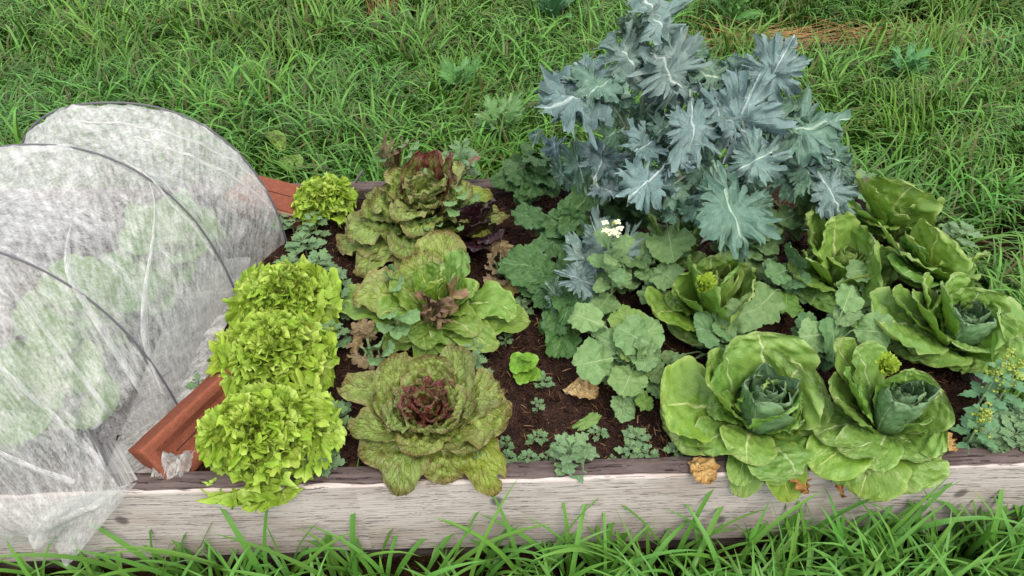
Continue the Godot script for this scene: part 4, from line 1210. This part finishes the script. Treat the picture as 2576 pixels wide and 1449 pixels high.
func cos_lettuces() -> void:
	rng.seed = 25
	var L := Color(1, 1, 1)
	var D := Color(0.8, 0.92, 0.84)
	var Y := Color(1, 1, 0.72)
	var heads := [
		[1890, 1090, "large open cos lettuce with dark heart drooping over the front board", [
			[1662, 1020, 0.08, 185, 0.2, 0.15, {"col": Y}], [1690, 1110, 0.05, 120, 0.25, 0.1], [1780, 890, 0.17, 100, 0.1, 0.3], [1905, 836, 0.19, 185, 0.1, 0.3], [2010, 915, 0.17, 165, 0.1, 0.3], [2082, 990, 0.10, 160, 0.2, 0.2], [1996, 1030, 0.15, 125, 0.2, 0.4, {"col": D}],
			[2005, 1196, 0.04, 165, 0.3, 0.05, {"droop": 0.15, "col": D}], [2024, 1062, 0.11, 90, 0.3, 0.2, {"col": D}], [1880, 1168, 0.07, 96, 0.35, 0.35], [1982, 1262, -0.03, 92, 0.55, 0.35, {"droop": 0.2, "col": Color(1, 1, 0.55)}], [1782, 970, 0.19, 100, 0.05, 0.5], [1856, 1250, -0.02, 60, 0.5, 0.3], [1830, 870, 0.18, 130, 0.1, 0.4, {"col": D}], [1760, 1130, 0.07, 90, 0.3, 0.3]], 0.085, 0.20],
		[2215, 1095, "front cos lettuce at right with bolting yellow shoot beside its heart", [
			[2100, 858, 0.17, 90, 0.1, 0.3], [2157, 872, 0.17, 110, 0.1, 0.3], [2126, 935, 0.19, 74, 0.05, 0.5, {"col": D}], [2092, 1000, 0.15, 110, 0.15, 0.4], [2050, 1095, 0.08, 105, 0.25, 0.15], [2045, 1188, 0.045, 105, 0.3, 0.1, {"col": Y}], [2160, 1252, 0.0, 125, 0.4, 0.1, {"droop": 0.15, "col": Y}],
			[2185, 1180, 0.06, 84, 0.35, 0.3], [2285, 1240, 0.01, 160, 0.35, 0.05, {"droop": 0.1}], [2382, 1050, 0.09, 180, 0.2, 0.1], [2375, 985, 0.12, 120, 0.2, 0.2], [2334, 1066, 0.12, 60, 0.3, 0.3], [2285, 930, 0.17, 110, 0.1, 0.4, {"col": D}], [2340, 1160, 0.06, 110, 0.3, 0.2], [2115, 1140, 0.08, 74, 0.3, 0.4]], 0.075, 0.19],
		[1780, 820, "cos lettuce with upright pointed heart between the radishes", [
			[1648, 790, 0.12, 100, 0.2, 0.15, {"col": Y}], [1704, 738, 0.19, 60, 0.1, 0.4], [1800, 640, 0.19, 135, 0.1, 0.35], [1745, 668, 0.2, 125, 0.05, 0.4, {"col": D}], [1898, 725, 0.15, 135, 0.15, 0.25], [1845, 680, 0.18, 110, 0.1, 0.4, {"col": D}], [1720, 860, 0.05, 90, 0.3, 0.1], [1840, 800, 0.1, 80, 0.3, 0.4], [1790, 850, 0.07, 80, 0.3, 0.3]], 0.05, 0.21],
		[2100, 740, "cos lettuce with broad round leaves below the kale at right", [
			[2028, 552, 0.19, 115, 0.1, 0.3], [2097, 545, 0.19, 100, 0.1, 0.3], [2203, 605, 0.17, 145, 0.1, 0.2], [2030, 645, 0.17, 60, 0.1, 0.4], [2040, 768, 0.05, 125, 0.4, 0.1, {"col": D}], [2110, 775, 0.06, 100, 0.4, 0.2, {"col": D}], [2236, 705, 0.09, 72, 0.3, 0.3, {"col": Y}], [2195, 690, 0.12, 100, 0.25, 0.3], [2000, 700, 0.1, 90, 0.25, 0.2]], 0.05, 0.17],
		[2235, 610, "furthest cos lettuce with upright folded leaves against the lawn", [
			[2150, 440, 0.22, 60, 0.05, 0.5], [2206, 480, 0.21, 60, 0.05, 0.5], [2300, 465, 0.2, 135, 0.05, 0.15], [2262, 540, 0.16, 60, 0.1, 0.4], [2325, 572, 0.1, 80, 0.3, 0.2], [2135, 520, 0.18, 84, 0.1, 0.5, {"col": D}], [2180, 560, 0.14, 80, 0.2, 0.3], [2332, 510, 0.16, 90, 0.15, 0.3]], 0.04, 0.17],
		[2320, 720, "cos lettuce at the right edge between two larger heads", [
			[2211, 560, 0.21, 44, 0.05, 0.3], [2284, 594, 0.19, 60, 0.05, 0.4], [2362, 576, 0.19, 135, 0.05, 0.2], [2436, 655, 0.14, 115, 0.15, 0.2], [2278, 640, 0.17, 110, 0.15, 0.3], [2265, 690, 0.14, 110, 0.25, 0.2, {"col": D}], [2400, 700, 0.13, 100, 0.25, 0.3], [2310, 620, 0.18, 60, 0.1, 0.4, {"col": Color(0.6, 0.78, 0.8)}]], 0.045, 0.16],
		[2385, 890, "big dusky hearted cos lettuce leaning out over the right end board", [
			[2394, 695, 0.18, 110, 0.1, 0.3], [2470, 725, 0.17, 115, 0.1, 0.2], [2515, 787, 0.14, 125, 0.15, 0.2, {"col": D}], [2576, 850, 0.07, 165, 0.25, 0.1], [2208, 820, 0.14, 150, 0.2, 0.3], [2246, 746, 0.17, 74, 0.1, 0.4], [2300, 745, 0.19, 70, 0.05, 0.5], [2436, 885, 0.1, 84, 0.35, 0.3], [2300, 900, 0.08, 90, 0.35, 0.4], [2371, 716, 0.2, 70, 0.05, 0.5, {"col": Color(0.7, 0.82, 0.84)}], [2490, 920, 0.04, 130, 0.3, 0.1], [2320, 700, 0.18, 84, 0.1, 0.4], [2240, 880, 0.07, 80, 0.3, 0.3]], 0.08, 0.18],
		[1690, 660, "shaded cos lettuce half hidden behind the holed radish leaf", [
			[1635, 540, 0.16, 80, 0.1, 0.3], [1700, 530, 0.16, 90, 0.1, 0.3, {"col": D}], [1760, 560, 0.13, 84, 0.15, 0.3, {"col": D}], [1745, 670, 0.05, 80, 0.3, 0.1], [1620, 640, 0.08, 70, 0.25, 0.2]], 0.04, 0.12]]
	for h in heads:
		var c := ph(h[0], h[1], 0.0)
		var plant := thing("cos_lettuce", c, h[2], "lettuce", "cos lettuces")
		var under := []
		for l in h[3]:
			under.append(l)
			if rng.randf() < 0.7:
				under.append([lerpf(h[0], l[0], rr(0.8, 1.12)) + rr(-35, 35), lerpf(h[1], l[1], rr(0.45, 0.8)) + rr(-10, 20), clampf(l[2], 0.03, 0.2) * rr(0.4, 0.7), l[3] * rr(0.75, 1.0), rr(0.25, 0.4), rr(0.05, 0.3), {"col": Color(0.9, 0.98, 0.8)}])
		crowned(plant, M.cos, "cos", c, under, {"ruf": 0.03, "rf": 2.5, "lump": 0.04, "seg": 26, "half": 7, "vary": 0.2, "broad": 1.4 if h[1] > 1000 else 1.6, "lead": 0.06, "flatter": 0.6})
		heart(plant, M.cosheart if h[0] in [1890, 2215, 2385, 2320] else M.cos, "cos", c + Vector3(0, 0.01, 0), 15, h[4] * 0.68, 0.008, h[5] * 0.72, h[5] * 0.70, h[4] * 1.05, 0.03, {"arch": -0.08, "lead": 0.09, "cup": 0.9, "ruf": 0.035, "lump": 0.05, "seg": 22, "half": 6})
		if h[0] in [1780, 2215]:
			var at := ph(1774, 704, 0.21) if h[0] == 1780 else ph(2235, 908, 0.22)
			for i in 14:
				var a := i * 2.4
				var r := 0.024 * sqrt(1.0 - i / 15.0)
				lobed(plant, M.frill, at + Vector3(0, -0.03, 0), at + Vector3(cos(a) * r, rr(-0.008, 0.014), sin(a) * r), 0.026, {"arch": 0.1, "ruf": 0.1, "rf": 6.0, "teeth": 0.2, "depth": 0.2, "called": "shoot_leaf", "col": Color(1, 1, 0.75), "seg": 60, "half": 5})

# fat hen and other small weeds
func weed(x: float, y: float, px: float, tall: float, n: int, label: String, lean := Vector3.ZERO) -> void:
	var c := ph(x, y, 0.0)
	var w := thing("goosefoot_weed", c, label, "weed", "grey green goosefoot weeds")
	var r := metres(px, c) * 0.72
	var top := Vector3(0, tall, 0) + lean
	part(w, "stem", tube_mesh([Vector3(0, -0.01, 0), top * 0.5 + Vector3(rr(-0.004, 0.004), 0, rr(-0.004, 0.004)), top], 0.0022, 0.0012, 5), M.stem)
	for i in n:
		var f := float(i) / n
		var a := i * 2.399 + rr(-0.4, 0.4)
		var s := top * lerpf(0.25, 1.0, f)
		var k := r * lerpf(1.0, 0.35, f * f) * rr(0.8, 1.15)
		leaf(w, M.goose, "goose", c + s, c + s + Vector3(cos(a) * k, k * rr(-0.1, 0.4) + 0.3 * k * f, sin(a) * k), k * rr(0.5, 0.68), {"arch": 0.12, "cup": 0.15, "ruf": 0.03, "seg": 14, "half": 2, "lump": 0.02, "col": Color(1, 1, 0.86), "vary": 0.2})

func weeds() -> void:
	rng.seed = 26
	weed(1430, 1165, 100, 0.055, 26, "largest bushy grey green weed at the front edge of bare soil")
	weed(1330, 1165, 46, 0.03, 11, "small weed left of the largest bushy front weed")
	weed(1275, 1165, 48, 0.03, 11, "small weed just right of the yellowing bronze leaf")
	weed(1272, 1125, 36, 0.025, 9, "tiny weed behind the one beside the yellowing leaf")
	weed(1378, 1160, 36, 0.022, 9, "tiny weed touching the largest front weed's left side")
	weed(1352, 1110, 46, 0.022, 10, "flat little weed behind the largest front weed")
	weed(1350, 1030, 34, 0.028, 9, "small upright weed alone in mid soil left of the dry leaf")
	weed(1365, 975, 46, 0.035, 11, "feathery weed beside the lone lettuce seedling")
	weed(1505, 1100, 44, 0.025, 10, "small weed alone below the fallen radish leaf")
	weed(1600, 1120, 58, 0.04, 13, "weed clump just left of the large front cos lettuce, rear one")
	weed(1580, 1150, 56, 0.04, 12, "weed clump in front of the rear weed near the large cos lettuce")
	weed(1625, 1160, 50, 0.04, 11, "weed at the board edge near the large cos lettuce")
	weed(1700, 1150, 56, 0.03, 11, "weed between the curled dry leaf and the large cos lettuce")
	weed(1540, 1165, 26, 0.02, 8, "tiny sprout on the board edge in the middle of bare soil")
	weed(1272, 865, 34, 0.025, 9, "tiny weed on dark soil right of the middle bronze lettuce")
	weed(852, 1085, 86, 0.06, 16, "weed between the frilly lettuce and the front bronze lettuce")
	weed(812, 1180, 84, 0.05, 14, "weed leaning over the front board beside the frilly lettuce")
	weed(512, 985, 52, 0.04, 10, "small weed on top of the front brick")
	weed(845, 880, 80, 0.07, 16, "weed beside the middle frilly lettuce, nearer one")
	weed(862, 800, 76, 0.07, 16, "weed beside the middle frilly lettuce, farther one")
	weed(740, 585, 80, 0.05, 18, "weed next to the far brick and fleece corner")
	weed(770, 640, 80, 0.05, 18, "leafy weed in the middle of the weed patch below the small frilly lettuce")
	weed(735, 690, 66, 0.04, 14, "weed at the fleece edge in the weed patch")
	weed(810, 690, 70, 0.05, 16, "weed at the right of the weed patch by the dark soil")
	weed(850, 720, 60, 0.04, 14, "weed behind the back frilly lettuce by the bronze leaf")
	weed(800, 600, 60, 0.07, 16, "tall weed in front of the small frilly lettuce")
	weed(1205, 960, 56, 0.09, 12, "weed poking between front bronze lettuce leaves at right")
	weed(1195, 920, 50, 0.08, 12, "weed above the front bronze lettuce's right leaves")
	weed(1075, 1195, 46, 0.05, 9, "tiny weed over the front bronze lettuce's lower leaves")
	weed(1205, 1180, 44, 0.06, 9, "tiny weed over the front bronze lettuce's yellowing leaf")
	weed(1165, 470, 76, 0.14, 22, "tall blue green weed rising behind the back bronze lettuce")
	weed(1310, 790, 50, 0.03, 12, "weed at the foot of the mustard beside dark soil")
	weed(2400, 620, 80, 0.06, 16, "silvery weed at the right rim beyond the cos lettuces")
	weed(2140, 520, 70, 0.1, 16, "pale weed between the kale and the furthest cos lettuce")
	weed(2520, 1105, 110, 0.035, 34, "silvery feathery weed in the near right corner", Vector3(0.01, 0, 0.01))
	weed(2560, 1070, 90, 0.035, 28, "silvery feathery weed against the right end board")
	weed(2475, 1130, 80, 0.03, 26, "silvery feathery weed behind the front board at right")
	# fat hen with flower spikes at the right
	for s in [[2440, 1010, 0.16, "tall goosefoot with yellow green flower spikes at the right corner"], [2490, 1000, 0.12, "shorter goosefoot with flower spike nearest the end board"], [2425, 1090, 0.1, "blue green goosefoot shoot beside the front right cos lettuce"]]:
		var c := ph(s[0], s[1] + 40, 0.0)
		var w := thing("flowering_goosefoot", c, s[3], "weed", "flowering goosefoots")
		var top := Vector3(0.01, s[2], -0.02)
		part(w, "stem", tube_mesh([Vector3.ZERO, top * 0.5, top], 0.003, 0.0015, 6), M.stem)
		for i in 14:
			var a := i * 2.4
			var q := top * lerpf(0.15, 0.95, i / 14.0)
			var k := lerpf(0.055, 0.022, i / 14.0)
			leaf(w, M.smooth, "goose", c + q, c + q + Vector3(cos(a) * k, rr(-0.01, 0.02), sin(a) * k), k * 0.5, {"arch": 0.2, "cup": 0.2, "seg": 14, "half": 3, "col": Color(0.85, 0.95, 0.95)})
		for i in 46:
			var f := rng.randf()
			var q := top * lerpf(0.55, 1.12, f) + Vector3(rr(-0.016, 0.016), rr(-0.01, 0.01), rr(-0.016, 0.016)) * (1.25 - f)
			var bd := part(w, "flower_bud", ball_mesh(Vector3.ONE * rr(0.0022, 0.0038), 0.3, 5), M.bud)
			bd.position = q

func litter() -> void:
	rng.seed = 27
	# withered leaves
	for l in [
			[1420, 985, 0.012, 1505, 990, 0.01, 62, "papery tan dead leaf lying on the bare soil", Color(1, 1, 1), "butter"],
			[1735, 1160, 0.03, 1790, 1205, 0.024, 74, "crumpled tan dead leaf on the top edge of the front board", Color(1, 0.95, 0.85), "butter"],
			[1975, 1190, 0.02, 2030, 1225, -0.01, 70, "brown withered leaf under the large front cos lettuce", Color(0.8, 0.62, 0.5), "butter"],
			[2090, 1205, 0.02, 2120, 1245, -0.02, 46, "small brown withered leaf between the front cos lettuces", Color(0.75, 0.5, 0.35), "butter"],
			[2340, 1100, 0.05, 2400, 1120, 0.035, 60, "pale yellow dying leaf right of the front right cos lettuce", Color(1, 1, 0.8), "butter"],
			[2010, 880, 0.03, 2030, 960, 0.02, 26, "brown dead stalk leaf behind the front cos lettuces", Color(0.5, 0.36, 0.28), "dock"]]:
		var b := ph(l[0], l[1], l[2])
		var t := ph(l[3], l[4], l[5])
		if t.z > -0.005: t.z = maxf(t.z, 0.012)
		var o := thing("dead_leaf", b, l[7], "dead leaf", "withered leaves")
		leaf(o, M.dry, l[9], b, t, metres(l[6], b), {"arch": 0.25, "cup": 0.25, "ruf": 0.09, "rf": 4, "lump": 0.14, "col": l[8], "vary": 0.05, "called": "blade"})
	var fb := ph(1515, 1040, 0.02)
	var fo := thing("fallen_radish_leaf", fb, "limp pale green radish leaf fallen on the soil", "leaf")
	lobed(fo, M.radish, fb, ph(1443, 1078, 0.012), metres(34, fb), {"arch": 0.05, "cup": 0.4, "lobes": 7.0, "depth": 0.12, "col": Color(1, 1, 0.7), "seg": 60, "called": "blade"})
	# torn lettuce leaf out on the lawn
	var tb := ph(715, 395, -SOIL + 0.07)
	var tl := thing("discarded_lettuce_leaf", tb, "discarded wilted lettuce leaf lying in the grass beyond the bed", "leaf")
	leaf(tl, M.cos, "dock", tb, ph(668, 335, -SOIL + 0.10), metres(44, tb), {"arch": 0.1, "cup": 0.5, "col": Color(1, 1, 0.8), "called": "blade"})
	leaf(tl, M.cos, "butter", tb, ph(745, 430, -SOIL + 0.06), metres(60, tb), {"arch": 0.1, "cup": 0.3, "col": Color(1, 1, 0.9), "called": "blade"})
	# stick leaning at the back
	var s0 := ph(885, 478, 0.0)
	var st := thing("stick", s0, "thin grey stick leaning out at the back board", "stick")
	part(st, "shaft", tube_mesh([Vector3(-0.01, -0.03, 0.02), Vector3(0.01, 0.02, 0), ph(913, 428, 0.07) - s0], 0.004, 0.0035, 7), plain(Color(0.50, 0.47, 0.47), 0.9))
	# straw bits and bark fibres scattered over the compost
	var bit := SurfaceTool.new()
	bit.begin(Mesh.PRIMITIVE_TRIANGLES)
	blade(bit, Vector3.ZERO, 0.3, 0.016, 0.0015, 1.45, 0.5, Color.WHITE, 5)
	bit.generate_normals()
	var mm := MultiMesh.new()
	mm.transform_format = MultiMesh.TRANSFORM_3D
	mm.use_colors = true
	mm.mesh = bit.commit()
	mm.instance_count = 5200
	for i in mm.instance_count:
		var x := rr(-0.6, 0.97)
		var z := rr(-0.85, -0.045)
		var y := SOIL + 0.002 + noise.get_noise_2d(x * 150, z * 150) * 0.012 + noise.get_noise_2d(x * 900, z * 900) * 0.012
		var s := rr(0.4, 1.5)
		mm.set_instance_transform(i, Transform3D(Basis.from_euler(Vector3(rr(-0.3, 0.3), rr(0, TAU), rr(-0.3, 0.3))).scaled(Vector3(s, s, s)), Vector3(x, y, z)))
		var pale := pow(rng.randf(), 5.0)
		mm.set_instance_color(i, Color(0.20, 0.13, 0.10).lerp(Color(0.9, 0.84, 0.75), pale))
	var mi := MultiMeshInstance3D.new()
	mi.name = "compost_fibres"
	mi.multimesh = mm
	mi.material_override = M.straw
	add_child(mi)
	tag(mi, "bark fibres and straw bits strewn over the compost", "litter", "", "stuff")
	var clod := MultiMesh.new()
	clod.transform_format = MultiMesh.TRANSFORM_3D
	clod.use_colors = true
	clod.mesh = ball_mesh(Vector3(1, 0.75, 0.9), 0.9, 6)
	clod.instance_count = 2600
	for i in clod.instance_count:
		var x := rr(-0.6, 0.97)
		var z := rr(-0.85, -0.05)
		var y := SOIL - 0.002 + noise.get_noise_2d(x * 150, z * 150) * 0.012 + noise.get_noise_2d(x * 900, z * 900) * 0.012
		var s := 0.0015 + 0.006 * pow(rng.randf(), 3.0)
		clod.set_instance_transform(i, Transform3D(Basis.from_euler(Vector3(rr(0, 6), rr(0, 6), rr(0, 6))).scaled(Vector3(s, s, s)), Vector3(x, y, z)))
		var k := rr(0.5, 1.0)
		clod.set_instance_color(i, Color(k, k * rr(0.85, 1.0), k * rr(0.8, 1.0)))
	var ci := MultiMeshInstance3D.new()
	ci.name = "compost_clods"
	ci.multimesh = clod
	ci.material_override = M.soil
	add_child(ci)
	tag(ci, "small dark crumbs and clods lying on the compost", "soil crumbs", "", "stuff")
	# black edging and dry straw at the far right of the lawn
	var e0 := ph(2190, 130, -SOIL + 0.03)
	var ed := thing("edging_strip", e0, "black edging strip half buried in grass and straw at the far right", "edging")
	var eb := part(ed, "strip", board_mesh(1.1, 0.07, 0.03, 0.008, 0.01), plain(Color(0.13, 0.12, 0.13), 0.7))
	eb.rotation.y = -0.04
	var sw := SurfaceTool.new()
	sw.begin(Mesh.PRIMITIVE_TRIANGLES)
	for i in 420:
		var px := rr(1760, 2420)
		var q := ph(px, 105 + rr(-28, 28), -SOIL + rr(0.03, 0.09))
		blade(sw, q, rr(-0.25, 0.25) + (PI if rng.randf() < 0.5 else 0.0), rr(0.08, 0.3), 0.0028, rr(1.2, 1.7), rr(-0.2, 0.3), Color(rr(0.7, 1), rr(0.6, 0.9), rr(0.5, 0.8)), 4)
	for i in 90:
		var q2 := ph(rr(935, 1010), rr(10, 95), -SOIL + 0.0)
		blade(sw, q2, rr(0, TAU), rr(0.12, 0.26), 0.003, rr(0.0, 0.5), rr(0.0, 0.8), Color(rr(0.8, 1), rr(0.65, 0.9), rr(0.6, 0.85)), 5)
	sw.generate_normals()
	var so := part(self, "dry_straw", sw.commit(), M.straw)
	tag(so, "dry tan straw lying among the far lawn grass", "straw", "", "stuff")
	# broad leaved weeds out on the lawn
	rng.seed = 28
	for w in [[1390, 60, 0.14, "round leaved dark clover weed at the top middle of the lawn", "dock", Color(0.75, 0.95, 0.85)], [1260, 345, 0.13, "pale thistle standing in the grass behind the bronze lettuce", "kale", Color(1, 1, 0.8)], [1160, 235, 0.12, "thistle rosette in the grass above the bronze lettuces", "kale", Color(0.8, 1, 0.6)], [1830, 50, 0.2, "leafy bright green thistle beyond the tallest kale", "kale", Color(0.85, 1, 0.55)], [2250, 205, 0.12, "grey green thistle in the grass right of the kale", "kale", Color(0.7, 0.95, 0.7)]]:
		var c := ph(w[0], w[1] + 30, -SOIL)
		var o := thing("lawn_weed", c, w[3], "weed", "broad leaved lawn weeds")
		for i in 14:
			var a := i * 2.4
			var h := lerpf(0.05, w[2] * 1.4, i / 14.0)
			var r: float = w[2] * rr(0.5, 0.8)
			var lb := c + Vector3(0, h * 0.5, 0)
			var lt := c + Vector3(cos(a) * r, h + 0.03, sin(a) * r)
			if w[4] == "dock":
				leaf(o, M.smooth, "dock", lb, lt, 0.06, {"arch": 0.3, "cup": 0.2, "ruf": 0.04, "seg": 14, "half": 4, "col": w[5]})
			else:
				lobed(o, M.smooth, lb, lt, 0.055, {"lobes": 13.0, "depth": 0.6, "teeth": 0.15, "ruf": 0.08, "seg": 80, "half": 4, "col": w[5]})
